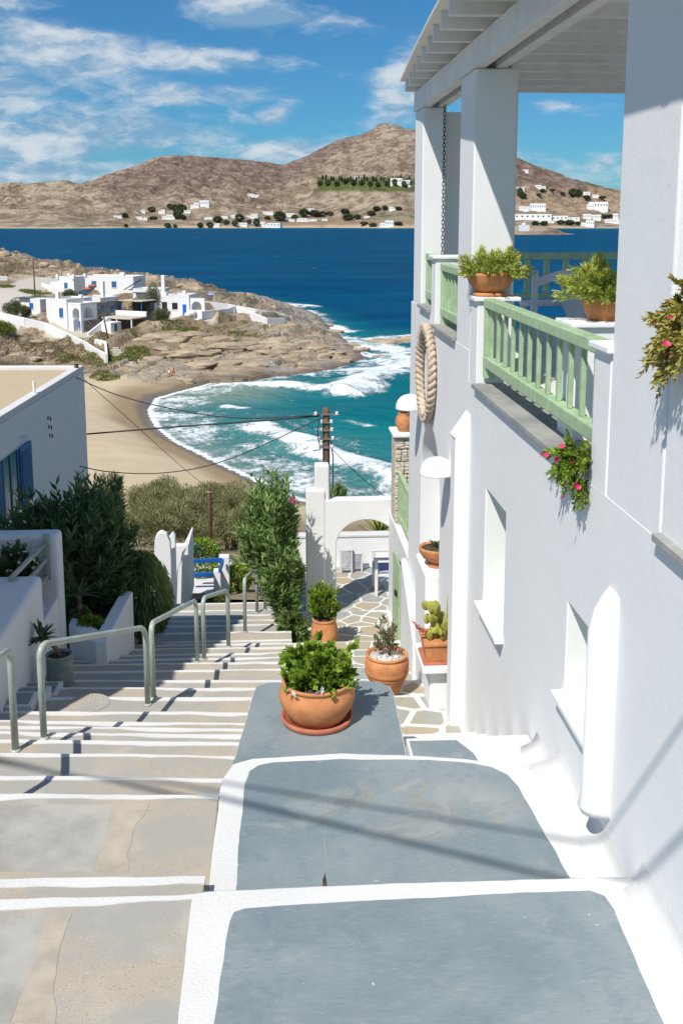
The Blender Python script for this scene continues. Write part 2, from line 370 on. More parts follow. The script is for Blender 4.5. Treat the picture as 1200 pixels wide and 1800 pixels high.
# ================================================================== terrain: slope, beach, headland
def W2(px, py, h=0.0):
    p = P(px, py, Z=SEA + h); return (p.x, p.y)
beach_px = [(720,896),(640,898),(560,890),(500,872),(455,850),(400,825),(350,800),(300,775),(272,752),(258,722),(272,700),(330,684),(365,674)]
rock_px = [(430,671),(480,663),(540,656),(585,648),(615,640),(640,628),(625,612),(612,602),(582,580),(570,565),(556,552),(522,541),(470,531),(430,522)]
coast = [(300,72),(60,82)] + [W2(*p) for p in beach_px + rock_px] + [(-60,345),(-150,362),(-420,375)]
land = np.array(coast + [(-420,10),(300,10)])
def seg_dist(X, Y, pts, closed=False):
    d = np.full(X.shape, 1e9); n = len(pts)
    for i in range(n if closed else n-1):
        ax, ay = pts[i]; bx, by = pts[(i+1) % n]; vx, vy = bx-ax, by-ay
        t = np.clip(((X-ax)*vx + (Y-ay)*vy) / (vx*vx+vy*vy+1e-9), 0, 1)
        d = np.minimum(d, np.hypot(X-ax-t*vx, Y-ay-t*vy))
    return d
def inside(X, Y, poly):
    r = np.zeros(X.shape, bool); n = len(poly); j = n-1
    for i in range(n):
        xi, yi = poly[i]; xj, yj = poly[j]
        r ^= ((yi > Y) != (yj > Y)) & (X < (xj-xi)*(Y-yi)/(yj-yi+1e-12)+xi); j = i
    return r
def coast_sd(X, Y):                                     # > 0 on land
    return np.where(inside(X, Y, land), 1, -1) * seg_dist(X, Y, coast)
ctrl = [(x, y, 0.15) for x, y in coast[:-1]]
for px, py, h in [(160,690,1.6),(220,700,1.3),(160,740,2.6),(250,800,2.2),(330,850,2.0),(420,870,1.6),(240,665,1.4),(200,658,1.6),(300,658,1.4),(400,655,1.2),(330,668,.8),(470,655,.8),
        (0,640,2.2),(0,600,4.5),(0,545,8),(60,600,4.0),(100,630,2.4),(125,580,5.2),(170,600,4.4),(215,640,2.2),(215,590,4.8),(260,590,4.6),(280,620,3),(330,560,6.2),(330,600,3.8),(380,560,5.6),(400,600,3.4),(450,600,2.8),
        (420,630,1.8),(500,630,1.4),(480,570,4.2),(440,560,5),(530,580,3.0),(550,610,1.6),(600,620,.8),(500,548,3.6),(300,545,7),(230,560,6.2),
        (150,515,9.6),(90,540,8.4),(60,560,7.4),(40,490,11.8),(0,510,10.8),(0,440,17.2),(60,455,15.2),(130,470,13.2),(200,480,12.0),(270,487,11.4),(340,500,9.7),(400,520,7),(440,532,5.2),(560,578,1.8),(280,510,9.4),(220,500,10.4)]:
    x, y = W2(px, py, h); ctrl.append((x, y, h))
for x, y, dz in [(-40,19,-7.2),(0,19,-7.2),(6,19,-7.6),(40,19,-8.5),(-40,30,-10),(0,30,-10.6),(10,30,-11),(40,30,-11.5),(-60,50,-15.5),(0,50,-16.4),(30,50,-17),(-60,72,-20.3),(-30,72,-20.8),(-8,72,-21.2),(15,70,-21.4),(8,78,-22.6),(-60,95,-21.6),(-100,60,-15),(-100,110,-19),(-100,150,-18),(-160,150,-13),(-160,230,-7),(-250,100,-4),(-250,250,2),(-380,60,8),(-380,300,4),(-120,300,-16),(-200,330,-15),(-60,300,-19),(-30,290,-21.5),
        (-90,200,-13),(120,45,-20),(200,40,-20),(250,15,-5),(120,15,-8)]:
    ctrl.append((x, y, HC + dz - SEA))
for x, y, h in [(40,120,-4),(0,110,-2.5),(10,150,-4),(0,150,-3.5),(45,200,-5),(40,250,-6),(0,320,-6),(100,160,-8),(200,120,-8),(0,380,-8),(-60,390,-8)]: ctrl.append((x, y, h))
CT = np.array(ctrl); S_ = 60.0
def _phi(r): return r * r * np.log(r + 1e-6)
_n = len(CT); _A = np.zeros((_n+3, _n+3)); _d = np.hypot(CT[:,None,0]-CT[None,:,0], CT[:,None,1]-CT[None,:,1]) / S_
_A[:_n,:_n] = _phi(_d) + np.eye(_n)*.002; _A[:_n,_n] = 1; _A[:_n,_n+1] = CT[:,0]/S_; _A[:_n,_n+2] = CT[:,1]/S_; _A[_n:,:_n] = _A[:_n,_n:].T
_w = np.linalg.solve(_A, np.concatenate([CT[:,2], [0,0,0]]))
def base_h(X, Y):
    sh = X.shape; x = X.ravel(); y = Y.ravel(); o = _w[_n] + _w[_n+1]*x/S_ + _w[_n+2]*y/S_
    for i in range(_n): o = o + _w[i]*_phi(np.hypot(x-CT[i,0], y-CT[i,1])/S_)
    return o.reshape(sh)
# flat ground for the terraces, the road and the yards on the headland: (px, py, h) boxes in world metres
road_pts = [W2(-40,560,7.5), W2(10,535,8.6), W2(45,500,11.4), W2(70,490,11.9), W2(120,492,11.3), W2(150,497,10.8)]
def terrain(X, Y, detail=True):
    sd = coast_sd(X, Y); h = base_h(X, Y)
    h = np.where(sd < 0, np.minimum(h, -.15 - .12*np.minimum(-sd, 40)), np.maximum(h, np.minimum(.09*sd, 2.0)))
    # rock on the headland, sand on the beach, scrub on the near slope
    line = 147 + .10*(X+50)
    rock = sst(Y, line-2, line+5) * sst(X, -400, -380)
    rock = rock * (1 - sst(Y, 0, 1) * 0)
    dr = seg_dist(X, Y, road_pts); road = sst(dr, 5.2, 3.2)
    wx = X + 6*(fbm(X*.05, Y*.05, 3, 5)-.5); wy = Y + 6*(fbm(X*.05, Y*.05, 3, 9)-.5)
    u = wx*.86 - wy*.50; v = wx*.50 + wy*.86
    lay = 0
    for k, (per, amp, sdn) in enumerate([(11.0, 2.1, 1), (4.7, 1.05, 2), (2.1, .45, 3)]):
        q = u/per + 1.5*fbm(v/per*.20, u/per*.3, 3, 30+k); fr = q - np.floor(q)
        saw = np.where(fr > .90, (1-fr)/.10, fr/.90)           # long slab, then a steep broken face to the right
        lay = lay + amp*(saw-.45)*np.clip(2.2*fbm(v*.07, u*.07, 2, 60+k)-.55, 0, 1.4)
    q2 = (h + 2.0*fbm(X*.05, Y*.05, 3, 71) + .10*X)/1.25; f2_ = q2 - np.floor(q2)
    lay = lay + 1.0*(np.floor(q2) + sst(f2_, .62, 1.0) - q2 + .3)
    crack = -1.3*sst(np.abs(fbm(v*.09, u*.16, 4, 77)-.5), .026, .0)
    rough = 1.6*(fbm(X*.13, Y*.13, 5, 3)-.5) + .5*(fbm(X*.6, Y*.6, 3, 8)-.5)
    edge = sst(sd, 0, 9)
    yard = YARD(X, Y)
    rk = rock*(1-road)*(1-yard)
    if detail: h = h + rk*np.where(sd > -6, .3+.7*edge, 0)*(lay*(.55 + .45*sst(h, 0, 6)) + rough + crack)
    h = np.where(sd > 0, np.maximum(h, .05), h)
    h = h + np.where((sd > 0) & (rock < .5), .25*(fbm(X*.15, Y*.15, 3, 4)-.5) * sst(sd, 1, 10), 0)
    near = sst(Y, 78, 62)
    return h + SEA, dict(rock=rk, road=road*rock, near=near, sd=sd, yard=yard*rock)
_yards = []
def YARD(X, Y):
    y = np.zeros(X.shape)
    for (a, b, c, d) in _yards: y = np.maximum(y, sst(X, a-2, a)*sst(X, b+2, b)*sst(Y, c-2, c)*sst(Y, d+2, d))
    return y
def hz(x, y): 
    z, _ = terrain(np.array([[float(x)]]), np.array([[float(y)]])); return float(z[0,0])
xs = np.concatenate([np.arange(-400,-76,6), np.arange(-76,48,.42), np.arange(48,306,6)])
ys = np.concatenate([np.arange(18.6,125,1.2), np.arange(125,255,.45), np.arange(255,372,2.2)])
GX, GY = np.meshgrid(xs, ys)
GZ, gm = terrain(GX, GY)
def grid_mesh(name, X, Y, Z, attrs):
    ny, nx = X.shape; co = np.stack([X, Y, Z], -1).reshape(-1, 3)
    idx = np.arange(nx*ny).reshape(ny, nx); q = np.stack([idx[:-1,:-1], idx[:-1,1:], idx[1:,1:], idx[1:,:-1]], -1).reshape(-1, 4)
    me = bpy.data.meshes.new(name); me.vertices.add(len(co)); me.vertices.foreach_set('co', co.ravel().astype(np.float32))
    me.loops.add(q.size); me.loops.foreach_set('vertex_index', q.ravel().astype(np.int32)); me.polygons.add(len(q))
    me.polygons.foreach_set('loop_start', np.arange(0, q.size, 4).astype(np.int32)); me.polygons.foreach_set('loop_total', np.full(len(q), 4, np.int32))
    me.update(calc_edges=True)
    for k, a in attrs.items():
        at = me.attributes.new(k, 'FLOAT', 'POINT'); at.data.foreach_set('value', np.ascontiguousarray(a.ravel(), np.float32))
    me.polygons.foreach_set('use_smooth', np.ones(len(q), bool)); return me
def mat_terrain():
    m, nt, bs, pos = newmat('headland_ground')
    n1 = nt.noise(pos, .11, 6, .6, .4); n2 = nt.noise(nt.mapping(pos, rot=(0,0,R(25)), scale=(.22,.9,1.6)), .55, 7, .68, .5); n3 = nt.noise(pos, 2.2, 5, .7)
    rock = nt.mix(nt.ramp(n2, .36, .66), (.30,.235,.165), (.52,.41,.275)); rock = nt.mix(nt.ramp(n1, .45, .66), rock, (.43,.37,.29))
    rock = nt.mix(nt.math('MULTIPLY', nt.ramp(n3, .5, .72), .45), rock, (.21,.175,.135))
    crk = nt.voro(nt.mapping(pos, rot=(0,0,R(-28)), scale=(.16,.55,1.3)), 1.0, 'DISTANCE_TO_EDGE')
    rock = nt.mix(nt.math('MULTIPLY', nt.ramp(nt.math('ADD', crk, nt.math('MULTIPLY', n3, .05)), .055, .02), .75), rock, (.10,.08,.06))
    sd = nt.attr('sd')
    wet = nt.math('MULTIPLY', nt.ramp(nt.math('ADD', sd, nt.math('MULTIPLY', n2, 3)), 4.4, 1.8), 1.0)
    rock = nt.mix(nt.math('MULTIPLY', wet, .7), rock, (.13,.095,.065))
    scrub = nt.mix(nt.ramp(n3, .35, .7), (.25,.18,.11), (.40,.31,.20)); scrub = nt.mix(nt.ramp(nt.noise(pos, .5, 4, .6), .52, .68), scrub, (.17,.165,.06))
    veg = nt.attr('veg'); land_ = nt.mix(nt.ramp(nt.math('ADD', veg, nt.math('MULTIPLY', nt.math('SUBTRACT', n3, .5), .7)), .35, .65), rock, scrub)
    sand = nt.mix(nt.ramp(nt.noise(pos, .35, 5, .6), .3, .7), (.60,.485,.325), (.535,.43,.285)); sand = nt.mix(nt.math('MULTIPLY', nt.ramp(nt.noise(pos, 3, 4, .7), .55, .75), .3), sand, (.36,.27,.18))
    wets = nt.ramp(nt.math('ADD', sd, nt.math('MULTIPLY', nt.noise(pos, .12, 3, .5), 5)), 9.5, 5.5)
    sand = nt.mix(wets, sand, (.34,.245,.145)); sand = nt.mix(nt.ramp(sd, 2.2, .8), sand, (.20,.155,.11))
    c = nt.mix(nt.attr('rock'), sand, land_)
    c = nt.mix(nt.attr('near'), c, nt.mix(nt.ramp(n3, .4, .65), (.24,.19,.11), (.36,.28,.17)))
    c = nt.mix(nt.attr('road'), c, nt.mix(n3, (.50,.46,.40), (.56,.51,.44)))
    c = nt.mix(nt.attr('yard'), c, (.50,.45,.37))
    nt.l.new(c, bs.inputs['Base Color']); bs.inputs['Roughness'].default_value = .9; bs.inputs['Specular IOR Level'].default_value = .15
    nt.l.new(nt.ramp(nt.math('MULTIPLY', sd, nt.math('SUBTRACT', 1.0, nt.attr('rock'))), 2.4, .2, .9, .25), bs.inputs['Roughness'])
    bump(nt, bs, nt.math('MULTIPLY', nt.math('ADD', n2, nt.math('MULTIPLY', n3, .35)), nt.math('ADD', .04, nt.math('MULTIPLY', nt.attr('rock'), .96))), .9, .55); return m
veg = sst(fbm(GX*.045, GY*.045, 4, 21), .50, .62)
_lft = sst(GX, -38, -52) * sst(GY, 205, 190); veg = np.maximum(veg*.8, _lft*.75*sst(fbm(GX*.09, GY*.09, 3, 41), .36, .55))
veg = np.maximum(veg, sst(GY, 222, 238)*.6*sst(fbm(GX*.08, GY*.08, 3, 44), .4, .6)); veg *= sst(gm['sd'], 8, 22)
TER = None
def make_terrain():
    global TER
    GZ, gm = terrain(GX, GY)
    me = grid_mesh('ground', GX, GY, GZ, dict(rock=gm['rock'], road=gm['road'], near=gm['near'], sd=np.clip(gm['sd'], -20, 40), yard=gm['yard'], veg=veg))
    TER = struct(link('ground', me, mat_terrain()))
    rk = gm['rock']; fl = ((rk[:-1,:-1] + rk[1:,1:])/2 < .5).ravel(); me.polygons.foreach_set('use_smooth', fl)   # broken rock stays faceted

# ================================================================== sea
def mat_sea():
    m, nt, bs, pos = newmat('sea_water')
    teal = nt.attr('teal'); foam = nt.attr('foam'); sand = nt.attr('shallow')
    n = nt.noise(nt.mapping(pos, scale=(.5,1,1)), .03, 5, .6)
    deep = nt.mix(nt.ramp(n, .35, .7), (.0, .052, .125), (.0, .072, .158))
    c = nt.mix(teal, deep, nt.mix(nt.ramp(n, .4, .65), (.004,.15,.175), (.008,.20,.21)))
    c = nt.mix(sand, c, (.24,.30,.23))
    dist = nt.node('ShaderNodeCameraData')
    f1 = nt.noise(pos, .55, 6, .68, .8); f2 = nt.noise(nt.mapping(pos, scale=(1,.5,1)), 1.7, 5, .7, .6)
    lace = nt.math('ADD', nt.math('MULTIPLY', f1, .6), nt.math('MULTIPLY', f2, .4))
    thr = nt.math('SUBTRACT', .80, nt.math('MULTIPLY', foam, .57))
    fm = nt.math('MULTIPLY', nt.ramp(nt.math('SUBTRACT', lace, thr), -.05, .17), nt.ramp(foam, .02, .12))
    # scattered white caps on the open water
    cap = nt.math('MULTIPLY', nt.ramp(nt.noise(nt.mapping(pos, scale=(.35,1,1)), .075, 3, .5), .735, .775), nt.ramp(nt.noise(pos, .5, 4, .7), .5, .62))
    fm = nt.math('MAXIMUM', fm, nt.math('MULTIPLY', cap, nt.math('SUBTRACT', 1.0, nt.ramp(foam, .0, .1))))
    c = nt.mix(fm, c, nt.mix(f2, (.72,.78,.80), (.84,.86,.86)))
    df = nt.node('ShaderNodeBsdfDiffuse'); gl = nt.node('ShaderNodeBsdfGlossy'); mx = nt.node('ShaderNodeMixShader'); nt.l.new(c, df.inputs[0]); gl.inputs['Roughness'].default_value = .22
    fr = nt.node('ShaderNodeFresnel'); fr.inputs[0].default_value = 1.33
    nt.l.new(nt.math('MULTIPLY', nt.math('MULTIPLY', nt.ramp(fr.outputs[0], .02, .6, .02, .13, False), 1.0), nt.math('SUBTRACT', 1.0, nt.math('MULTIPLY', fm, .8))), mx.inputs[0])
    nt.l.new(df.outputs[0], mx.inputs[1]); nt.l.new(gl.outputs[0], mx.inputs[2]); nt.l.new(mx.outputs[0], nt.n['Material Output'].inputs[0])
    h1 = nt.noise(nt.mapping(pos, scale=(.55,1,1), rot=(0,0,R(12))), .22, 4, .6); h2 = nt.noise(nt.mapping(pos, scale=(.6,1,1)), .9, 5, .68)
    h = nt.math('ADD', nt.math('MULTIPLY', h1, 1.6), nt.math('MULTIPLY', h2, .55)); h = nt.math('ADD', h, nt.math('MULTIPLY', fm, .25))
    b_ = bump(nt, bs, h, .85, 1.0)
    for q_ in (df, gl, fr): nt.l.new(b_.outputs[0], q_.inputs['Normal'])
    nt.n.remove(bs); return m
def make_sea():
    na, nr = 520, 560
    az = np.radians(np.concatenate([np.linspace(-75,-17,60), np.linspace(-16.8,20,na-110), np.linspace(21,75,50)]))
    rr = np.concatenate([np.exp(np.linspace(math.log(52), math.log(420), nr-90)), np.exp(np.linspace(math.log(424), math.log(9000), 90))])
    A, Rr = np.meshgrid(az, rr); X = Rr*np.sin(A); Y = Rr*np.cos(A); sd = -coast_sd(X, Y); d = np.maximum(sd, 0)
    foam = np.zeros(X.shape); z = np.zeros(X.shape)
    def pw(*pp): return [W2(*p) for p in pp]
    # wash along the beach
    bl = [(300,72),(60,82)] + [W2(*p) for p in beach_px]
    db = seg_dist(X, Y, bl); nb = fbm(X*.11, Y*.11, 4, 91); nb2 = fbm(X*.35, Y*.35, 3, 92)
    foam = np.maximum(foam, sst(db, 15+9*nb, 2) * .80 * (.35+.9*nb2)); foam = np.maximum(foam, .95*sst(db, 1.6+2*nb2, .2))
    foam = np.maximum(foam, .58*sst(db, 30, 12)*sst(X, -18, 6)*(.4+.8*nb))
    # surf round the rocks
    rl = [W2(*p) for p in rock_px]; dk = seg_dist(X, Y, rl); nk = fbm(X*.13, Y*.13, 4, 95)
    foam = np.maximum(foam, sst(dk, 9*nk+2, .3)*.80*(.35+.9*fbm(X*.3, Y*.3, 3, 96)))
    def brk(pts, wid, amp, lead, fo):
        L = pw(*pts); dd = seg_dist(X, Y, L); n = fbm(X*.2, Y*.2, 3, 97)
        return dd, sst(dd, wid*(.5+n), wid*.12)*fo
    for pts, wid, fo, hgt in [([(462,752),(500,773),(560,797),(620,811),(690,842),(760,880)], 5.0, .98, .8), ([(398,716),(425,722)], 3.0, .95, .7),
            ([(385,680),(430,682),(480,682),(540,688),(600,690)], 5.5, .95, .8), ([(600,690),(640,668),(680,650),(730,640)], 8.5, .95, .7),
            ([(590,595),(620,606),(660,610),(725,618)], 11, .85, .6), ([(640,625),(690,640),(730,625)], 12, .84, .4), ([(575,574),(600,582)], 8, .9, .4), ([(455,528),(500,536),(545,538)], 9, .85, .6), ([(610,740),(650,746)], 2.2, .6, .2), ([(650,596),(722,590)],8,.75,.3), ([(560,655),(640,650)],8,.8,.3)]:
        dd, f = brk(pts, wid, 1, 0, fo); foam = np.maximum(foam, f*(.55+.75*fbm(X*.4, Y*.4, 3, 99))); z = z + hgt*sst(dd, 5, 0)
    foam = np.maximum(foam, .42*sst(seg_dist(X, Y, pw((640,640),(700,655),(760,640))), 24, 6)*(.4+nk))
    foam = np.where(sd < -1.5, 0, np.clip(foam, 0, 1)); foam = np.where(Rr > 520, 0, foam)
    nz = fbm(X*.02, Y*.03, 4, 55)
    teal = np.clip(sst(d + 60*(nz-.5), 105, 15)*.92*sst(Y, 260, 170) + .5*sst(d, 14, 0), 0, 1)
    teal = np.maximum(teal, .55*sst(np.abs(Rr-2960)+0*Rr, 520, 60))
    shallow = np.clip(sst(seg_dist(X, Y, pw((330,690),(390,690))), 13, 3)*.55 + .35*sst(db, 9, 0) + .18*sst(db, 26, 8), 0, .8)
    swell = .35*np.sin((Y*.9 - X*.35)*.32 + 3*fbm(X*.03, Y*.03, 2, 12)) * sst(Rr, 900, 200) + .35*(fbm(X*.12, Y*.22, 4, 13)-.5)*sst(Rr, 800, 150)
    z = z*sst(sd, 0, 6) + swell*sst(sd, 0, 10)
    me = grid_mesh('sea', X, Y, SEA + z, dict(foam=foam, teal=teal, shallow=shallow))
    struct(link('sea', me, mat_sea()))
make_sea()

# ================================================================== far shore: hills across the bay
sky_px = [(-700,330),(-300,318),(-80,330),(0,326),(60,322),(115,318),(140,323),(165,316),(190,306),(240,291),(270,278),(300,274),(350,275),(400,278),(450,283),(497,290),(540,275),(600,251),(640,236),(655,226),(668,219),(690,220),(706,224),(722,228),(760,236),(840,258),(908,281),(960,300),(1010,319),(1050,330),(1085,338),(1160,352),(1300,366),(1700,372)]
_sa = np.array([azel(x, y)[0] for x, y in sky_px]); _se = np.array([azel(x, y)[1] for x, y in sky_px])
def hill_z(A, Rr):                                       # A in degrees
    e = np.interp(A, _sa, _se); r0 = 2960 + 60*np.sin(A*.7) + 40*(vnoise(A*1.3, A*0+3, 5)-.5); rg = 4550 + 250*np.sin(A*.35+1) - 350*sst(A, -14, -19)
    t = (Rr - r0)/(rg - r0); zr = rg*np.tan(np.radians(e)) + HC - SEA
    tt = np.clip(t, 0, 1); g = .035*sst(tt, 0, .03) + .075*sst(tt, .02, .3) + .89*np.maximum(0, (tt-.14)/.86)**1.25
    X = Rr*np.sin(np.radians(A)); Y = Rr*np.cos(np.radians(A))
    z = zr*g
    env = sst(tt, .06, .4)*(1-.75*sst(tt, .86, 1.0))
    gul = np.abs(fbm(X*.0016+2, Y*.0012, 4, 210)-.5)*2
    z = z + env*(110*(.42-gul) + 75*(fbm(X*.004, Y*.004, 5, 201)-.5) + 42*(fbm(X*.014, Y*.014, 4, 202)-.5)) + env*26*(fbm(X*.05, Y*.05, 3, 205)-.5)
    z = np.where(t > 1, zr*(1-sst(t, 1, 2.1)*.9), z)
    cap = (Rr*np.tan(np.radians(e - .02)) + HC - SEA)
    z = np.where(t < .97, np.minimum(z, cap*(1) + 0), z) + np.where((t > .86) & (t < 1.1), 6*(fbm(X*.03, Y*.03, 3, 207)-.5), 0)
    return np.where(t < 0, -3 + 60*t, np.maximum(z, .8 + 6*tt)), t
def hillpt(px, py):                                      # where the line of sight through a pixel meets the hills
    a, e = azel(px, py); r = np.linspace(2900, 5200, 900); z, t = hill_z(np.full(r.shape, a), r)
    el = np.degrees(np.arctan2(z + SEA - HC, r)); i = np.argmax(el >= e) if (el >= e).any() else np.argmax(el)
    return Vector((r[i]*math.sin(R(a)), r[i]*math.cos(R(a)), z[i] + SEA))
def mat_hill():
    m, nt, bs, pos = newmat('dry_hillside')
    n1 = nt.noise(pos, .0035, 6, .6, .5); n2 = nt.noise(nt.mapping(pos, scale=(1,1,2.5)), .016, 7, .72, .6); n3 = nt.noise(pos, .035, 6, .8)
    t = nt.attr('t'); k = nt.attr('rocky')
    brown = nt.mix(nt.ramp(n2, .40, .62), (.175,.118,.096), (.305,.228,.18)); tan = nt.mix(nt.ramp(n2, .40, .60), (.235,.17,.12), (.50,.40,.29))
    c = nt.mix(k, brown, tan)
    c = nt.mix(nt.math('MULTIPLY', nt.ramp(n3, .53, .66), .5), c, (.45,.38,.305)); c = nt.mix(nt.math('MULTIPLY', nt.ramp(n3, .46, .32), .45), c, (.12,.09,.07))
    terr = nt.math('SINE', nt.math('ADD', nt.math('MULTIPLY', nt.attr('zz'), .42), nt.math('MULTIPLY', n1, 14)))
    c = nt.mix(nt.math('MULTIPLY', nt.ramp(terr, .86, .98), nt.math('MULTIPLY', nt.ramp(n2, .45, .55), .5)), c, (.46,.38,.29))
    c = nt.mix(nt.math('MULTIPLY', nt.attr('green'), nt.ramp(n3, .25, .5)), c, nt.mix(n2, (.06,.085,.03), (.15,.19,.05)))
    c = nt.mix(nt.math('MULTIPLY', nt.attr('field'), nt.ramp(n2, .3, .55)), c, (.40,.28,.17))
    c = nt.mix(nt.attr('sand'), c, (.58,.46,.32))
    nt.l.new(c, bs.inputs['Base Color']); bs.inputs['Roughness'].default_value = .95; bs.inputs['Specular IOR Level'].default_value = .1
    bump(nt, bs, nt.math('ADD', n2, nt.math('MULTIPLY', n3, .4)), 1.0, 22); return m
def make_hills():
    a = np.concatenate([np.linspace(-46,-19.5,50), np.linspace(-19.2,20.5,640), np.linspace(21,48,40)]); r = np.concatenate([np.linspace(2860,4950,250), np.linspace(5000,7500,30)])
    A, Rr = np.meshgrid(a, r); z, t = hill_z(A, Rr); X = Rr*np.sin(np.radians(A)); Y = Rr*np.cos(np.radians(A))
    el = np.degrees(np.arctan2(z + SEA - HC, Rr))
    def box(p0, p1, soft=.12):
        a0, e1 = azel(*p0); a1, e0 = azel(*p1); return sst(A, a0-soft, a0+soft)*sst(A, a1+soft, a1-soft)*sst(el, e0-.06, e0+.06)*sst(el, e1+.06, e1-.06)
    green = np.maximum(box((556,312),(760,336)), box((600,372),(735,386))*.4)
    green = np.maximum(green, .5*sst(fbm(A*1.6, t*9, 4, 301), .54, .66)*sst(t, .3, .12)*sst(A, -12, -9))
    field = box((455,388),(740,398)) + .8*box((905,330),(1090,375))*sst(fbm(A*2, el*9, 3, 303), .45, .55); field = np.clip(field, 0, 1)
    rocky = np.clip(.95*sst(t, .55, .25) + sst(A, azel(185,320)[0]+.6, azel(120,320)[0]) + .8*sst(fbm(X*.0022, Y*.0022, 4, 305), .52, .66), 0, 1)
    rocky = np.maximum(rocky, sst(np.hypot((A-azel(680,225)[0])/.9, (el-azel(680,225)[1])/.42), 1, .5))
    me = grid_mesh('hills', X, Y, z + SEA, dict(zz=z, t=t, green=green, field=field, rocky=rocky, sand=sst(t, .022, .012)))
    struct(link('hills', me, mat_hill()))
make_hills()
def make_cape():                                         # low rocky point in front of the far village
    L = P(1012, 413, Z=SEA); a = np.linspace(0, 1, 90); b = np.linspace(-1, 1, 50); A, B = np.meshgrid(a, b)
    x0, y0 = L.x, L.y; X = x0 + 12 - A*150; Y = y0 + 60 + B*70*(.25+.75*sst(A, 0, .35)) + 40*A
    h = 15*sst(1-np.abs(B), 0, .55)*(.08+.92*sst(A, .02, .38))*sst(A, 1.0, .8) + 5*(fbm(X*.05, Y*.05, 4, 401)-.45)*sst(1-np.abs(B), 0, .3) - 1.2
    o = np.zeros(X.shape)
    me = grid_mesh('cape', X, Y, SEA + h, dict(zz=o, t=o+.3, green=o+.25*sst(h, 8, 13), field=o, rocky=o+1, sand=sst(A, .45, .7)*sst(B, -.2, -.6)*.6))
    struct(link('cape', me, bpy.data.materials['dry_hillside']))
make_cape()
# ================================================================== stairway: painted slabs on the right, worn concrete treads on the left
stair = struct(bpy.data.objects.new('stairway', None)); C.objects.link(stair); WM[stair.name] = Matrix()
def jag(n, a): return [(random.random()-.5)*2*a for _ in range(n)]
def rr_poly(x0, x1, y0, y1, rs, n=7, wob=.006):
    """polygon with its own radius at each corner (order: x0y0, x1y0, x1y1, x0y1)"""
    pts = []
    for (cx, cy, a0, r) in ((x0, y0, PI, rs[0]), (x1, y0, 1.5*PI, rs[1]), (x1, y1, 0, rs[2]), (x0, y1, .5*PI, rs[3])):
        ox = cx + (r if cx == x0 else -r); oy = cy + (r if cy == y0 else -r)
        for k in range(n+1):
            a = a0 + .5*PI*k/n; pts.append((ox + r*math.cos(a), oy + r*math.sin(a)))
    out = []
    for i, p in enumerate(pts):                       # subdivide and wobble like a brush line
        q = pts[(i+1) % len(pts)]; L = math.hypot(q[0]-p[0], q[1]-p[1]); m = max(1, int(L/.06))
        for k in range(m):
            t = k/m; out.append((p[0]+(q[0]-p[0])*t, p[1]+(q[1]-p[1])*t))
    return [(x + wob*(vn(x*9, y*9, 3)-.5)*2, y + wob*(vn(x*9, y*9, 8)-.5)*2) for x, y in out]
def vn(x, y, s=0): return float(fbm(np.array([float(x)]), np.array([float(y)]), 3, s)[0])
def sheet(poly, z, th=.004):
    return MB().prism(poly, z, z+th)
def stair_pt0(px, py):
    best = None
    for k, (ym, z) in enumerate(STEPZ):
        p = P(px, py, Z=z); y0 = STEPZ[k-1][0] if k else 0
        if y0 - .05 <= p.y <= ym + .05: return Vector((p.x, p.y, z))
        e = min(abs(p.y-y0), abs(p.y-ym))
        if best is None or e < best[0]: best = (e, Vector((p.x, p.y, z)))
    return best[1]
def dens(poly, st=.05, wob=.008, seed=1):
    out = []
    for i, p in enumerate(poly):
        q = poly[(i+1) % len(poly)]; L = math.hypot(q[0]-p[0], q[1]-p[1]); m = max(1, int(L/st))
        for k in range(m):
            t = k/m; x = p[0]+(q[0]-p[0])*t; y = p[1]+(q[1]-p[1])*t
            out.append((x + wob*(vn(x*7, y*7, seed)-.5)*2, y + wob*(vn(x*7, y*7, seed+5)-.5)*2))
    return out
# nosing lines of the left flight: (y at x=60, y at x=400) in the photograph, level
nos = [(1582,1573,0.0),(1546,1540,-.10),(1397,1399,-.20),(1365,1371,-.33),(1325,1330,-.46),(1302,1306,-.60),(1288,1292,-.73),(1278,1282,-.86),(1268,1271,-1.0),(1251,1253,-1.14),(1226,1227,-1.28),(1209,1210,-1.42),
       (1196,1196,-1.56),(1180,1180,-1.70),(1168,1167,-1.84),(1160,1159,-1.98),(1152,1151,-2.12),(1142,1141,-2.26),(1135,1134,-2.40),(1130,1128,-2.54),(1115,1113,-2.68),(1103,1100,-2.82),(1094,1092,-2.96),(1086,1083,-3.10),(1077,1074,-3.24),(1065,1061,-3.38)]
STEPZ = []; STEPS = []
def xr_at(y):                                          # right edge of the concrete flight
    return float(np.interp(y, [0, 4.8, 6.5, 8.0, 8.15, 10, 14, 19], [-.43, -.41, -.37, -.21, .30, .26, .20, .25]))
def xl_at(y): return float(np.interp(y, [0, 9, 12.9, 15, 19], [-3.9, -3.4, -2.6, -2.35, -1.6]))
prev = ((-3.9, 1.2), (-.40, 1.2))
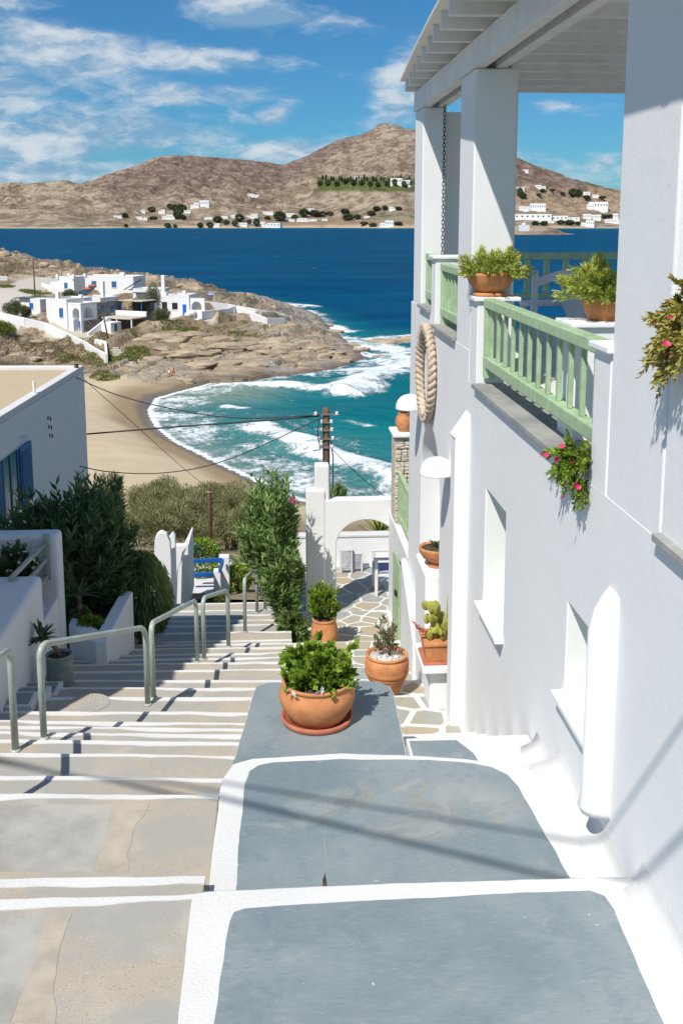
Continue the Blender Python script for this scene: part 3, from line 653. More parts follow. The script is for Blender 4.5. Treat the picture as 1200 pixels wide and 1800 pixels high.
for i, (ya, yb, z) in enumerate(nos):
    a = P(60, ya, Z=z); b = P(400, yb, Z=z)
    sl = (b.y-a.y)/(b.x-a.x)
    if i > 12: sl = sl*.5
    ym = (a.y+b.y)/2 if i > 12 else b.y
    xm = (a.x+b.x)/2 if i > 12 else b.x
    f = lambda x: ym + sl*(x-xm)
    xr = xr_at(ym); xl = xl_at(ym); N = 26
    front = [(xl+(xr-xl)*k/N, f(xl+(xr-xl)*k/N) + .016*(vn(k*.6, i*3.1, 4)-.5)*2) for k in range(N+1)]
    yb0 = prev[0][1] - .12 if i else 1.2
    poly = [(xl, yb0), (xr, yb0)] + front[::-1]
    zl = -.16 if i < 24 else -.5
    body = MB().prism(poly, z-.30, z).build('step', M['concrete'], stair, bevel=.012)
    # white painted nosing, brushed by hand
    wd = .06 if i in (1, 2) else .048
    inner = [(x, y - max(.008, wd*(-.1 + 2.1*vn(x*2.1, i*5.7, 6)))) for x, y in front]
    MB().prism(inner + [(x, y+.004) for x, y in front[::-1]], z-.045, z+.004).build('painted_nosing', M['limewash'], body)
    STEPZ.append((ym, z)); STEPS.append(body); prev = (front[0], front[-1])
STAIR_END = prev
def stair_z(y):
    for ym, z in STEPZ:
        if y < ym: return z
    return STEPZ[-1][1] - .3
M['cement'] = simple('smooth_grey_cement', (.42,.40,.36), .85, .12, 3, bumpd=.003, bscale=40)
M['smear'] = simple('pale_cement_smear', (.47,.415,.335), .85, .10, 5, bumpd=.004, bscale=30)
def zq(pp, z): return [(P(x, y, Z=z).x, P(x, y, Z=z).y) for x, y in pp]
def patch(pp, z, mat, th): MB().prism(dens(zq(pp, z), .04, .02, 3)[::1], z, z+th).build('cement_patch', M[mat], STEPS[0 if z == 0 else 2])
patch([(-60,1800),(20,1800),(70,1690),(88,1612),(-60,1612)], 0, 'cement', .0016); patch([(22,1800),(95,1800),(100,1700),(125,1608),(84,1608),(66,1690)], 0, 'smear', .0024)
patch([(-40,1532),(168,1532),(190,1480),(205,1415),(-40,1415)], -.2, 'cement', .0016); patch([(165,1532),(222,1532),(233,1470),(262,1412),(198,1412),(186,1480)], -.2, 'smear', .0024)
# the manhole cover set into one tread
mc = stair_pt0(157, 1236); mh = thing('manhole_cover', 'round worn manhole cover set into a stair tread', 'manhole cover', mc)
MB().lathe([(0,.001),(.20,.001),(.20,.005),(0,.005)], mc, 40).build('cover', M['concrete'], mh)
for k in range(9): MB().obox(mc+Vector((-.16+.04*k,0,.0055)), Vector((.004,0,0)), Vector((0,math.sqrt(max(0,.19**2-(-.16+.04*k)**2)),0)), Vector((0,0,.0012))).build('ridge', M['cement'], mh)
NY1 = 4.78
b1 = MB().prism(dens([(-.46,.9),(1.84,.9),(1.84,4.77),(.6,4.80),(-.38,4.795),(-.45,4.78),(-.46,4.7)], .08, .008), -.5, .003).build('slab', M['limewash'], stair, bevel=.02)
sheet(dens([(-.30,1.3),(1.62,1.3),(1.63,3.9),(1.655,4.50),(1.64,4.61),(1.58,4.655),(1.2,4.66),(.4,4.65),(-.18,4.635),(-.235,4.61),(-.252,4.54),(-.29,3.9)]), .003).build('painted_panel', M['greypaint'], b1)
b2 = MB().prism(dens([(-.40,4.6),(1.84,4.6),(1.84,6.1),(1.60,6.24),(1.27,6.36),(.81,6.44),(.43,6.49),(-.18,6.46),(-.31,6.40),(-.375,6.2),(-.40,5.4)], .08, .008), -1.2, -.197).build('slab', M['limewash'], stair, bevel=.025)
sheet(dens([(-.245,4.65),(1.61,4.65),(1.595,5.04),(1.545,5.74),(1.525,5.98),(1.49,6.12),(1.41,6.22),(1.30,6.275),(1.0,6.335),(.42,6.386),(-.04,6.375),(-.14,6.34),(-.195,6.27),(-.222,6.1),(-.235,5.6)]), -.197).build('painted_panel', M['greypaint'], b2)
def zp(pp, z): return [(P(x, y, Z=z).x, P(x, y, Z=z).y) for x, y in pp]
MB().prism(zp([(567,1563),(590,1563),(575,1558),(571,1535),(567,1548)], -.193)[::1], -.1925, -.1905).build('crack', M['soil'], b2)
hair = zp([(572+3*math.sin(k*1.3), 1535-k*17) for k in range(9)], -.193)
MB().prism([(x-.0015, y) for x, y in hair] + [(x+.0015, y) for x, y in hair[::-1]], -.1925, -.1915).build('crack', M['stonegrey'], b2)
# pedestal block with the big pot
ped = MB().prism(dens([(-.37,6.3),(.915,6.3),(.945,7.80),(.93,7.92),(.84,8.02),(.34,8.07),(-.08,8.06),(-.19,8.0),(-.215,7.85)], .06, .006), -2.6, -.42).build('slab', M['limewash'], stair, bevel=.018)
sheet(dens([(-.36,6.4),(.90,6.4),(.932,7.80),(.915,7.91),(.83,8.005),(.34,8.055),(-.08,8.045),(-.18,7.985),(-.203,7.85)], .06, .005), -.42).build('painted_panel', M['greypaint'], ped)

# ================================================================== flagstone path and patio
def clip_poly(poly, nx, ny, c):
    out = []
    for i, p in enumerate(poly):
        q = poly[(i+1) % len(poly)]; dp = p[0]*nx+p[1]*ny-c; dq = q[0]*nx+q[1]*ny-c
        if dp <= 0: out.append(p)
        if dp*dq < 0: t = dp/(dp-dq); out.append((p[0]+(q[0]-p[0])*t, p[1]+(q[1]-p[1])*t))
    return out
def cells(x0, x1, y0, y1, s, gap, seed, asp=1.0):
    r = random.Random(seed); nx = max(1, round((x1-x0)/s)); ny = max(1, round((y1-y0)/(s*asp))); pts = []
    for i in range(-1, nx+1):
        for j in range(-1, ny+1): pts.append((x0+(i+.5+r.uniform(-.38,.38)+(.25 if j % 2 else -.25))*(x1-x0)/nx, y0+(j+.5+r.uniform(-.33,.33))*(y1-y0)/ny))
    res = []
    for p in pts:
        poly = [(x0+gap/2,y0+gap/2),(x1-gap/2,y0+gap/2),(x1-gap/2,y1-gap/2),(x0+gap/2,y1-gap/2)]
        for q in pts:
            if q is p: continue
            dx, dy = q[0]-p[0], q[1]-p[1]; L = math.hypot(dx, dy)
            if L > s*3.2: continue
            poly = clip_poly(poly, dx/L, dy/L, ((p[0]+q[0])/2*dx+(p[1]+q[1])/2*dy)/L - gap/2)
            if len(poly) < 3: break
        if len(poly) >= 3:
            A = abs(sum(poly[i][0]*poly[(i+1)%len(poly)][1]-poly[(i+1)%len(poly)][0]*poly[i][1] for i in range(len(poly))))/2
            if A > s*s*asp*.12: res.append(poly)
    return res
def rounded(poly, k=.28):
    out = []
    n = len(poly)
    for i in range(n):
        p = poly[i]; a = poly[i-1]; b = poly[(i+1) % n]
        for t in (k, k*.35): out.append((p[0]+(a[0]-p[0])*t*(.72 if t == k else .35), p[1]+(a[1]-p[1])*t*(.72 if t == k else .35)))
        for t in (k*.35, k): out.append((p[0]+(b[0]-p[0])*t*(.72 if t == k else .35), p[1]+(b[1]-p[1])*t*(.72 if t == k else .35)))
    return out
def flags(par, x0, x1, y0, y1, z, s, gap, seed, asp=1.0, rnd=.28):
    for poly in cells(x0, x1, y0, y1, s, gap, seed, asp):
        MB().prism(rounded(poly, rnd), z-.03, z + .004 + .004*random.random()).build('flagstone', M['flag'], par)
path = struct(bpy.data.objects.new('path', None)); C.objects.link(path); WM[path.name] = Matrix()
tread = MB().prism([(.93,6.2),(1.84,6.2),(1.84,6.95),(.93,6.95)], -1.2, -.36).build('step', M['limewash'], path, bevel=.012)
MB().prism(dens([(.945,6.36),(1.42,6.36),(1.38,6.70),(1.29,6.89),(.95,6.90)], .05, .006), -.36, -.356).build('painted_panel', M['greypaint'], tread)
lv = [(6.95,7.45,-.64),(7.45,7.95,-.90),(7.95,8.45,-1.15),(8.45,8.95,-1.40),(8.95,10.2,-1.62),(10.2,11.25,-1.95),(11.25,12.3,-2.25),(12.3,13.2,-2.5),(13.2,14.2,-2.72),(14.2,15.2,-2.9),(15.2,16.3,-3.08)]
for k, (ya, yb, z) in enumerate(lv):
    x0 = .96 if yb <= 8.0 else .22
    b = MB().box(x0, 1.92, ya-.15, yb, z-.5, z).build('step', M['limewash'], path, bevel=.015)
    flags(b, x0+.02, 1.84, ya, yb-.03, z, .40, .07 if k < 6 else .045, 40+k, .75, .33)
PZ = -3.2
pat = MB().box(.25, 2.0, 16.3, 19.0, PZ-.6, PZ).build('patio', M['limewash']); struct(pat)
flags(pat, .3, 1.97, 16.33, 18.85, PZ, .40, .05, 77, .9, .25)
def path_z(y):
    for a, b, z in lv:
        if a-.001 <= y < b: return z
    return PZ

# ================================================================== the white house on the right
D = 1.85
house = thing('white_house', 'large white plastered house with timber pergola terrace along the right side of the stairs', 'house', (D+2, 9, -3))
HP = M['plaster']
def hpart(mb, name='wall', mat=None, bev=.03, seg=3, par=house):
    return fixn(mb.build(name, mat or HP, par, bevel=bev, seg=seg))
def arch_cutter(yc, hw, z0, zs, x0, x1, n=20):            # arched opening running along x
    pts = [(x0, yc-hw, z0)] + [(x0, yc+hw, z0)] + [(x0, yc+hw*math.cos(PI*k/n), zs+hw*math.sin(PI*k/n)) for k in range(n+1)]
    return fixn(MB().extr(pts, (x1-x0, 0, 0)).build('cutter', None))
wallm = hpart(MB().box(D, D+.42, 1.6, 13.8, -4.2, 1.86), bev=0)
W1 = (7.90, 8.70, -.02, 1.06); W2_ = (5.50, 6.13, .36, .985)
cutters = [MB().box(D-.2, D+.30, w_[0], w_[1], w_[2], w_[3]).build('cutter', None) for w_ in (W1, W2_)]
DO = (11.16, 12.68)                                        # arched doorway
cutters.append(arch_cutter((DO[0]+DO[1])/2, (DO[1]-DO[0])/2, -2.2, .20, D-.2, D+.36))
cut(wallm, cutters); fixn(wallm)
wallm.data.polygons.foreach_set('use_smooth', [True]*len(wallm.data.polygons))
bv = wallm.modifiers.new('bevel', 'BEVEL'); bv.width = .012; bv.segments = 2; bv.limit_method = 'ANGLE'; bv.angle_limit = R(50); bv.harden_normals = True
for w_ in (W1, W2_):
    wd = hpart(MB().box(D+.275, D+.298, w_[0]+.002, w_[1]-.002, w_[2]+.002, w_[3]-.002), 'window', M['greenpaint'], .004)
    for k in range(3):
        ya = w_[0]+.05+(w_[1]-w_[0]-.1)*k/3
        hpart(MB().box(D+.262, D+.274, ya+.01, ya+(w_[1]-w_[0]-.1)/3-.01, w_[2]+.06, w_[3]-.06), 'shutter_board', M['greenpaint'], .003, par=wd)
    hpart(MB().box(D-.075, D+.28, w_[0]-.04, w_[1]+.06, w_[2]-.035, w_[2]+.004), 'sill', M['plaster'], .008, par=wd)
# stone-topped parapets, sills and piers of the terrace
SZ = 1.87
def sill(y0, y1, SZ=SZ):
    hpart(MB().box(D-.045, D+.46, y0, y1, SZ-.006, SZ+.035), 'stone_sill', M['stonegrey'], .006)
sill(5.82, 9.24); sill(1.6, 4.66); sill(10.34, 11.72, 2.17); sill(12.06, 12.90, 2.31)
hpart(MB().box(D+.001, D+.41, 9.61, 11.74, 1.8, 2.165), 'wall', HP, .004); hpart(MB().box(D+.001, D+.41, 11.742, 13.78, 1.8, 2.305), 'wall', HP, .004)
def column(y0, y1, x1, ztop, lab=None):
    return hpart(MB().box(D+.004, x1, y0, y1, SZ-.05, ztop), 'column', HP, .02)
ZB = HC + 1.36                                             # underside of the beam
column(4.68, 5.49, D+.55, 7.6); column(9.60, 10.32, D+.40, ZB); column(12.92, 13.6, D+.30, ZB)
hpart(MB().box(D+.404, D+.48, 9.9, 10.5, SZ, ZB+.2), 'column', HP, .01); hpart(MB().box(D+.36, D+.72, 13.3, 13.75, SZ, ZB-.02), 'column', HP, .015)
for y0, y1, zt in [(9.26,9.59,HC-.74),(11.74,12.04,HC-.45),(5.50,5.79,HC-.73)]:
    p_ = hpart(MB().box(D+.002, D+.34, y0, y1, SZ-.04, zt), 'pier', HP, .012)
    hpart(MB().box(D-.03, D+.40, y0-.03, y1+.03, zt-.002, zt+.035), 'pier_cap', M['plaster'], .008, par=p_)
# plastered rain chutes on the wall, soft rounded
def chute(y0, y1, out, zt, zb, slope, nm='chute'):
    n = 9; vs = []; fs = []
    prof = [(D+.02, 0)] + [(D - out*math.sin(PI*k/n)**.55 if 0 < k < n else D+.0, k/n) for k in range(n+1)] + [(D+.02, 1)]
    lev = [(zb, 1.0), (zb+.04, 1.12), (zb+.12, 1.0), (zt-slope, 1.0), (zt-slope*.5, .8), (zt-slope*.15, .42), (zt, .05)]
    m = len(prof)
    for z, sc in lev: vs += [(D+.02 + (x-D-.02)*sc, y0+(y1-y0)*t, z + (.0 if sc < .9 else 0)) for x, t in prof]
    for i in range(len(lev)-1): fs += [(i*m+k, i*m+k+1, (i+1)*m+k+1, (i+1)*m+k) for k in range(m-1)]
    fs.append(tuple(range(m))[::-1]); fs.append(tuple((len(lev)-1)*m+k for k in range(m)))
    return fixn(MB().add(vs, fs).build(nm, HP, house, smooth=True))
chute(5.17, 5.38, .135, 1.39, .06, .24)
b = hpart(MB().extr([(D+.02,9.48,-2.2),(D-.14,9.48,-2.2),(D-.14,9.48,1.34),(D-.155,9.48,1.34),(D+.02,9.48,1.60)], (0,.22,0)), 'buttress', HP, .02)
# soft flare where the wall meets the steps
fl = []
for k in range(25):
    y = 3.4 + k*.14
    zt = .003 if y < 4.79 else -.197 if y < 6.25 else -.38
    o_ = .05 + .04*vn(y*1.7, 2, 3) + (.12*math.exp(-((y-6.35)/.40)**2)*.9 if y > 4.79 else 0)
    fl.append([(D+.01, y, zt+.16+.08*vn(y, 4, 2)), (D-.008, y, zt+.11), (D-.35*o_, y, zt+.06), (D-o_, y, zt+.03), (D-o_-.05, y, zt-.02), (D-o_-.02, y, zt-.25), (D+.01, y, zt-.25)])
mb = MB(); m_ = 7
mb.add([p for row in fl for p in row], [(i*m_+k, i*m_+k+1, (i+1)*m_+k+1, (i+1)*m_+k) for i in range(len(fl)-1) for k in range(m_-1)] + [tuple(range(m_))[::-1], tuple((len(fl)-1)*m_+k for k in range(m_))])
fixn(mb.build('wall_flare', M['limewash'], house, smooth=True))
M['terracefloor'] = simple('pale_terrace_screed', (.74,.73,.70), .6, .06, 2)
# terrace floor and back room
hpart(MB().box(D+.43, 9.5, 1.6, 14.9, HC-1.82, HC-1.60), 'terrace_floor', M['terracefloor'], .01)
hpart(MB().box(D+.44, 9.4, 14.0, 14.8, -4.2, HC-1.83), 'wall', HP, .02)
hpart(MB().box(D+.44, 9.4, 1.6, 13.98, -4.2, HC-1.83), 'wall', HP, .02)
hpart(MB().box(D+.02, 4.2, 13.82, 13.98, -4.2, HC-1.83), 'wall', HP, .02)
for y in (3.5, 8.4, 13.1): hpart(MB().box(4.9, 5.15, y, y+.3, HC-1.6, ZB), 'column', HP, .02)
# pergola: double beam, rafters, boarded roof
pg = hpart(MB().box(D-.015, D+.10, 3.4, 13.62, ZB+.002, ZB+.25), 'beam', M['timberwhite'], .01)
hpart(MB().box(D+.20, D+.30, 3.4, 13.55, ZB+.004, ZB+.25), 'beam', M['timberwhite'], .01)
hpart(MB().box(4.95, 5.1, 3.4, 13.55, ZB+.004, ZB+.25), 'beam', M['timberwhite'], .01)
ys_ = [13.5 - .62*k for k in range(17)]
def roof_x(y): return float(np.interp(y, [0, 6, 8, 9.7, 11.5, 13.0, 13.7], [1.30, 1.31, 1.34, 1.42, 1.52, 1.62, 1.66]))
rm = {}
for y in ys_:
    hpart(MB().box(roof_x(y)+.06, 5.3, y-.045, y+.045, ZB+.252, ZB+.40), 'rafter', M['timberwhite'], .006, 2)
edge_ = [(roof_x(y), y) for y in np.linspace(13.72, 3.3, 26)]
fixn(MB().prism([(5.4,13.72)] + [(x, y) for x, y in edge_] + [(5.4,3.3)], ZB+.402, ZB+.43).build('roof', M['translucentroof'], house))
# arched doorway: reveal back wall, ledge
hpart(MB().box(D+.33, D+.40, DO[0]-.1, DO[1]+.1, -1.9, 1.25), 'door_recess', M['plaster'], 0)
hpart(MB().box(D+.30, D+.325, DO[0]+.12, DO[1]-.5, -1.84, .35), 'door', M['shutter'], .006)

# balcony railings (things of their own)
def railing(label, y0, y1, zt, zb, nb, x=D+.10, postw=.1, post0=True):
    t = thing('balcony_railing', label, 'railing', (x, y0, zb), 0, 'green railings of the pergola terrace')
    MB().box(x-.05, x+.06, y0, y1, zt-.085, zt).build('top_rail', M['greenpaint'], t, bevel=.012)
    MB().box(x-.045, x+.05, y0, y1, zb, zb+.10).build('bottom_rail', M['greenpaint'], t, bevel=.012)
    for k in range(nb):
        y = y0 + (k+.85)*(y1-y0)/(nb+.5)
        MB().box(x-.016, x+.016, y-.024, y+.024, zb+.1, zt-.085).build('baluster', M['greenpaint'], t, bevel=.006)
    for yy in (y0, y1):
        s = .05 if yy == y0 else -.05
        MB().box(x-.04, x+.045, min(yy, yy+s*2)+.001, max(yy, yy+s*2)-.001, zb-.10, zt-.09).build('post', M['greenpaint'], t, bevel=.006)
    return t
railing('nearest and longest pale green railing with square balusters above the stone sill', 5.80, 9.24, HC-.71, HC-1.34, 12)
railing('short pale green railing between the two white columns', 10.36, 11.71, HC-.50, HC-1.10, 6)
railing('farthest short pale green railing beside the end column of the terrace', 12.08, 12.88, HC-.42, HC-.98, 3)
t = thing('balcony_railing', 'long green railing along the far sea side of the terrace', 'railing', (5, 14.56, HC-1.6))
MB().box(3.2, 8.4, 14.52, 14.60, HC-.57, HC-.47).build('top_rail', M['greenpaint'], t, bevel=.012)
MB().box(3.2, 8.4, 14.53, 14.59, HC-1.13, HC-1.05).build('bottom_rail', M['greenpaint'], t, bevel=.012)
for k in range(19): MB().box(3.3+k*.28, 3.38+k*.28, 14.53, 14.59, HC-1.05, HC-.57).build('baluster', M['greenpaint'], t, bevel=.006)
for x in (3.2, 5.8, 8.3): MB().box(x, x+.1, 14.5, 14.62, HC-1.6, HC-.57).build('post', M['greenpaint'], t, bevel=.006)
# ================================================================== foliage
def leaf_mesh(name, pos, dirs, ln, wd, tint, fold=.25, nrm=None, droop=0.0):
    n = len(pos); dirs = dirs/np.linalg.norm(dirs, axis=1, keepdims=True)
    r = rng.normal(size=(n,3)) if nrm is None else nrm
    side = np.cross(dirs, r); side /= np.linalg.norm(side, axis=1, keepdims=True)+1e-9; up = np.cross(side, dirs)
    ln = np.broadcast_to(ln, (n,))[:,None]; wd = np.broadcast_to(wd, (n,))[:,None]
    mid = pos + dirs*ln*.45; tip = pos + dirs*ln + np.array([0,0,-1.0])*droop*ln
    v = np.stack([pos, mid+side*wd*.5+up*wd*fold, tip, mid-side*wd*.5+up*wd*fold], 1).reshape(-1,3)
    b = np.arange(n)*4; q = np.stack([b, b+1, b+2, b, b+2, b+3], 1).reshape(-1,3)
    me = bpy.data.meshes.new(name); me.vertices.add(len(v)); me.vertices.foreach_set('co', v.ravel().astype(np.float32))
    me.loops.add(q.size); me.loops.foreach_set('vertex_index', q.ravel().astype(np.int32)); me.polygons.add(len(q))
    me.polygons.foreach_set('loop_start', np.arange(0, q.size, 3).astype(np.int32)); me.polygons.foreach_set('loop_total', np.full(len(q), 3, np.int32)); me.update(calc_edges=True)
    a = me.attributes.new('tint', 'FLOAT', 'POINT'); a.data.foreach_set('value', np.repeat(np.clip(tint, 0, 1), 4).astype(np.float32)); return me
def unit(n):
    v = rng.normal(size=(n,3)); return v/np.linalg.norm(v, axis=1, keepdims=True)
def stems_leaves(base, tips, per, ln, wd, spread=.55, start=.35, bend=.15, tuft=True):
    """leaves in whorls along stems that run from the base to the tips"""
    ps, ds, ts, paths = [], [], [], []
    for tp in tips:
        b = base + rng.normal(size=3)*np.array([.06,.06,0]); d = tp-b; L = np.linalg.norm(d)
        ctl = b + d*.5 + np.array([0,0,bend*L])*.6 + rng.normal(size=3)*L*.05
        t = np.sort(start + (1-start)*rng.random(per)**.8); p = (1-t)[:,None]**2*b + 2*((1-t)*t)[:,None]*ctl + (t**2)[:,None]*tp
        tg = 2*(1-t)[:,None]*(ctl-b) + 2*t[:,None]*(tp-ctl); tg /= np.linalg.norm(tg, axis=1, keepdims=True)
        o = unit(per); o -= tg*(o*tg).sum(1)[:,None]; o /= np.linalg.norm(o, axis=1, keepdims=True)
        sp = spread*(1.3-.75*((t-start)/(1-start)))[:,None]
        ps.append(p); ds.append(tg*(1-sp*.4)+o*sp + np.array([0,0,.12])); ts.append(.15+.55*t*rng.random()+.3*rng.random(per)); 
        tt = np.linspace(0, 1, 6); paths.append((1-tt)[:,None]**2*b + 2*((1-tt)*tt)[:,None]*ctl + (tt**2)[:,None]*tp)
    return np.concatenate(ps), np.concatenate(ds), np.concatenate(ts), paths
def ellip_tips(c, r, n, lo=-.2, lump=.25, seed=0):
    d = unit(n*3); d = d[d[:,2] > lo][:n]; k = 1 - lump*fbm(d[:,0]*2.2+seed, d[:,1]*2.2+d[:,2]*2, 3, seed) 
    return np.array(c) + d*np.array(r)*(k*(.66+.46*rng.random(len(d))**.8))[:,None]
def shrub_stems(par, base, c, r, nst, per, ln, wd, mat, lo=-.25, seed=0, spread=.6, start=.4, stemr=.012, local=False, nstem=14, lump=.3):
    tips = ellip_tips(c, r, nst, lo, lump, seed); p, d, t, paths = stems_leaves(np.array(base, float), tips, per, ln, wd, spread, start)
    n = len(p); link('foliage', leaf_mesh('foliage', p, d, ln*(.7+.5*rng.random(n)), wd*(.7+.5*rng.random(n)), t), mat, par, local)
    mb = MB()
    for q in paths[:nstem]: mb.tube([tuple(x) for x in q[:5]], [stemr, stemr*.85, stemr*.7, stemr*.5, stemr*.3], 5)
    mb.build('stems', M['bark'], par, local=local)
    return tips
def blob_leaves(c, r, n, ln, wd, seed=0, lump=.45, inner=.35, down=0.0, lo=-1.0):
    d = unit(int(n*1.5)); d = d[d[:,2] >= lo][:n]; m = len(d)
    k = 1 - lump*(fbm(d[:,0]*2.6+5+seed, d[:,1]*2.6+d[:,2]*2.1, 4, seed)); rad = k*(1-inner*rng.random(m)**1.6)
    p = np.array(c) + d*np.array(r)*rad[:,None]; dd = d + .8*unit(m) + np.array([0,0,.25-down])
    return p, dd, np.clip(.1+.75*rng.random(m)*(.5+.5*fbm(p[:,0]*5, p[:,1]*5+p[:,2]*4, 3, seed+3)) + .25*(d[:,2] > .3), 0, 1)
def blob(par, c, r, n, ln, wd, mat, seed=0, name='foliage', local=False, **kw):
    p, d, t = blob_leaves(c, r, n, ln, wd, seed, **kw); m = len(p)
    return link(name, leaf_mesh(name, p, d, ln*(.6+.7*rng.random(m)), wd*(.7+.6*rng.random(m)), t), mat, par, local)
def flowers(par, pts, r, mat, name='flower', petals=8, local=False):
    mb0 = MB()
    for k in range(petals):
        a = 2*PI*k/petals; ca, sa = math.cos(a), math.sin(a)
        mb0.add([(0,0,0),(r*.6*ca-r*.25*sa, r*.6*sa+r*.25*ca, r*.25),(r*ca, r*sa, r*.35),(r*.6*ca+r*.25*sa, r*.6*sa-r*.25*ca, r*.25)], [(0,1,2,3)])
    me = mb0.mesh(name); me.materials.append(mat)
    for p in pts:
        o = bpy.data.objects.new(name, me); C.objects.link(o); parent_to(o, par, local); o.location = p; o.rotation_euler = (random.uniform(-.9,.9)+.5, random.uniform(-.7,.7)-.4, random.random()*6)

# ================================================================== potted plants
def pot(par, prof, c, mat, n=36, name='pot', flute=0, nfl=0):
    o = MB().lathe(prof, c, n, flute, nfl).build(name, mat, par, smooth=True); fixn(o); o.data.polygons.foreach_set('use_smooth', [True]*len(o.data.polygons)); return o
def soil(par, c, r, z, mat=None): MB().lathe([(0,z-.03),(r,z-.03),(r,z),(0,z+.012)], c, 20).build('soil', mat or M['soil'], par, smooth=True)
c = P(557, 1264, Z=-.414); c.z = -.414
t = thing('potted_plant', 'wide low terracotta pot of glossy white flowering shrub on grey painted block', 'potted plant', c)
pot(t, [(0,0),(.265,0),(.275,.02),(.28,.05),(.262,.05),(.255,.02),(0,.02)], c, M['terrared'], 44, 'saucer')
pot(t, [(0,.022),(.20,.022),(.225,.05),(.275,.14),(.293,.20),(.288,.245),(.262,.285),(.255,.30),(.268,.31),(.27,.328),(.258,.335),(.245,.328),(.238,.30),(.25,.25),(0,.24)], c, M['terracotta'], 48)
soil(t, c, .24, .275)
for k in range(16):
    a = random.random()*6.28; rr_ = .22*random.random()**.5
    p_ = c + Vector((rr_*math.cos(a), rr_*math.sin(a), .292)); s_ = random.uniform(.012,.026)
    MB().lathe([(0,-s_*.5),(s_*.8,-s_*.3),(s_,0),(s_*.7,s_*.4),(0,s_*.55)], p_, 8).build('pebble', M['pebble'], t, smooth=True)
tips = shrub_stems(t, c+Vector((0,0,.27)), c+Vector((.02,.02,.40)), (.40,.30,.36), 60, 34, .058, .048, M['leaf_bright'], -.15, 3, .9, .5, .006, lump=.7)
shrub_stems(t, c+Vector((0,0,.27)), c+Vector((.0,-.02,.36)), (.40,.30,.10), 34, 26, .058, .048, M['leaf_bright'], -.6, 4, .9, .4, .005, lump=.4)
flowers(t, [c+Vector((-.22,-.24,.36)),c+Vector((-.19,-.26,.335)),c+Vector((.02,-.27,.37)),c+Vector((.0,-.275,.345)),c+Vector((.27,-.12,.34)),c+Vector((-.05,-.14,.55)),c+Vector((.24,0,.55)),c+Vector((.29,-.05,.30))], .032, M['petal_white'], petals=6)
# ribbed pot behind the block
c = Vector((1.235, 10.93, -1.945))
t = thing('potted_plant', 'ribbed round terracotta pot with thin grey shrub behind the painted block', 'potted plant', c)
pr = [(0,0),(.135,0),(.15,.03)]
for k in range(5): pr += [(.165+.018*k,.07+.045*k),(.178+.018*k,.085+.045*k),(.172+.018*k,.10+.045*k)]
pot(t, pr+[(.252,.34),(.25,.40),(.232,.435),(.225,.445),(.238,.455),(.238,.475),(.222,.482),(.205,.47),(.205,.43),(0,.42)], c, M['terracotta'], 44)
soil(t, c, .21, .44, M['pebble'])
for k in range(14):
    a = random.random()*6.28; rr_ = .17*random.random()**.5; s_ = random.uniform(.02,.045)
    MB().lathe([(0,-s_*.4),(s_*.8,-s_*.2),(s_,0),(s_*.6,s_*.35),(0,s_*.45)], c+Vector((rr_*math.cos(a), rr_*math.sin(a), .452)), 7).build('pebble', M['pebble'], t, smooth=True)
tr = MB().tube([c+Vector((.02,0,.43)),c+Vector((.03,.01,.55)),c+Vector((.01,0,.68)),c+Vector((.03,.0,.78))], [.022,.02,.015,.008], 7).build('stem', M['bark'], t, smooth=True)
shrub_stems(t, c+Vector((.01,0,.52)), c+Vector((.0,0,.66)), (.16,.16,.30), 30, 26, .05, .014, M['leaf_olive'], -.5, 5, .8, .3, .004)
# barrel pot with clipped bush
c = Vector((.69, 14.4, -2.895))
t = thing('potted_plant', 'tall barrel shaped terracotta pot with round bright green bush before the arched wall', 'potted plant', c)
pot(t, [(0,0),(.155,0),(.165,.02),(.19,.12),(.20,.22),(.195,.32),(.175,.40),(.17,.43),(.18,.44),(.18,.465),(.16,.465),(.155,.43),(0,.42)], c, M['terracotta'], 40)
soil(t, c, .16, .44); shrub_stems(t, c+Vector((0,0,.44)), c+Vector((-.02,0,.72)), (.28,.28,.34), 130, 34, .045, .03, M['leaf_bright'], -.75, 8, .8, .45, .006)
# fluted bowl and square planter by the doorway
hpart(MB().box(D-.15, D+.35, 11.18, 12.0, -2.2, -.645), 'ledge', M['plaster'], .03)
c = Vector((1.88, 11.5, -.643))
t = thing('potted_plant', 'fluted terracotta bowl with spiky succulent on a white ledge in the doorway', 'potted plant', c)
pot(t, [(0,0),(.10,0),(.11,.02),(.085,.05),(.08,.065),(.15,.10),(.19,.16),(.20,.21),(.205,.235),(.19,.24),(.18,.21),(0,.20)], c, M['terracotta'], 64, 'pot', .05, 22)
soil(t, c, .18, .22)
def spikes(par, c, n, L, w_, mat, up=(.15,.9), seed=0, name='leaf', local=False, curl=.25):
    r = random.Random(seed)
    for k in range(n):
        a = k*2.39996 + r.uniform(-.2,.2); e = r.uniform(*up)*PI/2; l = L*r.uniform(.75,1.1); d = Vector((math.cos(a)*math.cos(e), math.sin(a)*math.cos(e), math.sin(e))); s = Vector((-math.sin(a), math.cos(a), 0)); u = s.cross(d)*-1
        vs = []
        for q, wq in ((0,.8),(.35,1),(.7,.62),(1,.03)):
            cc = Vector(c) + d*l*q + Vector((0,0,-curl*l*q*q)); ww = w_*wq
            vs += [cc - s*ww*.5 + u*ww*.12, cc - u*ww*.22, cc + s*ww*.5 + u*ww*.12, cc + u*ww*.10]
        fs = [(4*i+j, 4*i+(j+1)%4, 4*i+4+(j+1)%4, 4*i+4+j) for i in range(3) for j in range(4)] + [(12,13,14,15),(3,2,1,0)]
        o = MB().add(vs, fs).build(name, mat, par, smooth=True, local=local); at = o.data.attributes.new('tint', 'FLOAT', 'POINT'); at.data.foreach_set('value', [r.random()*.9]*len(o.data.vertices))
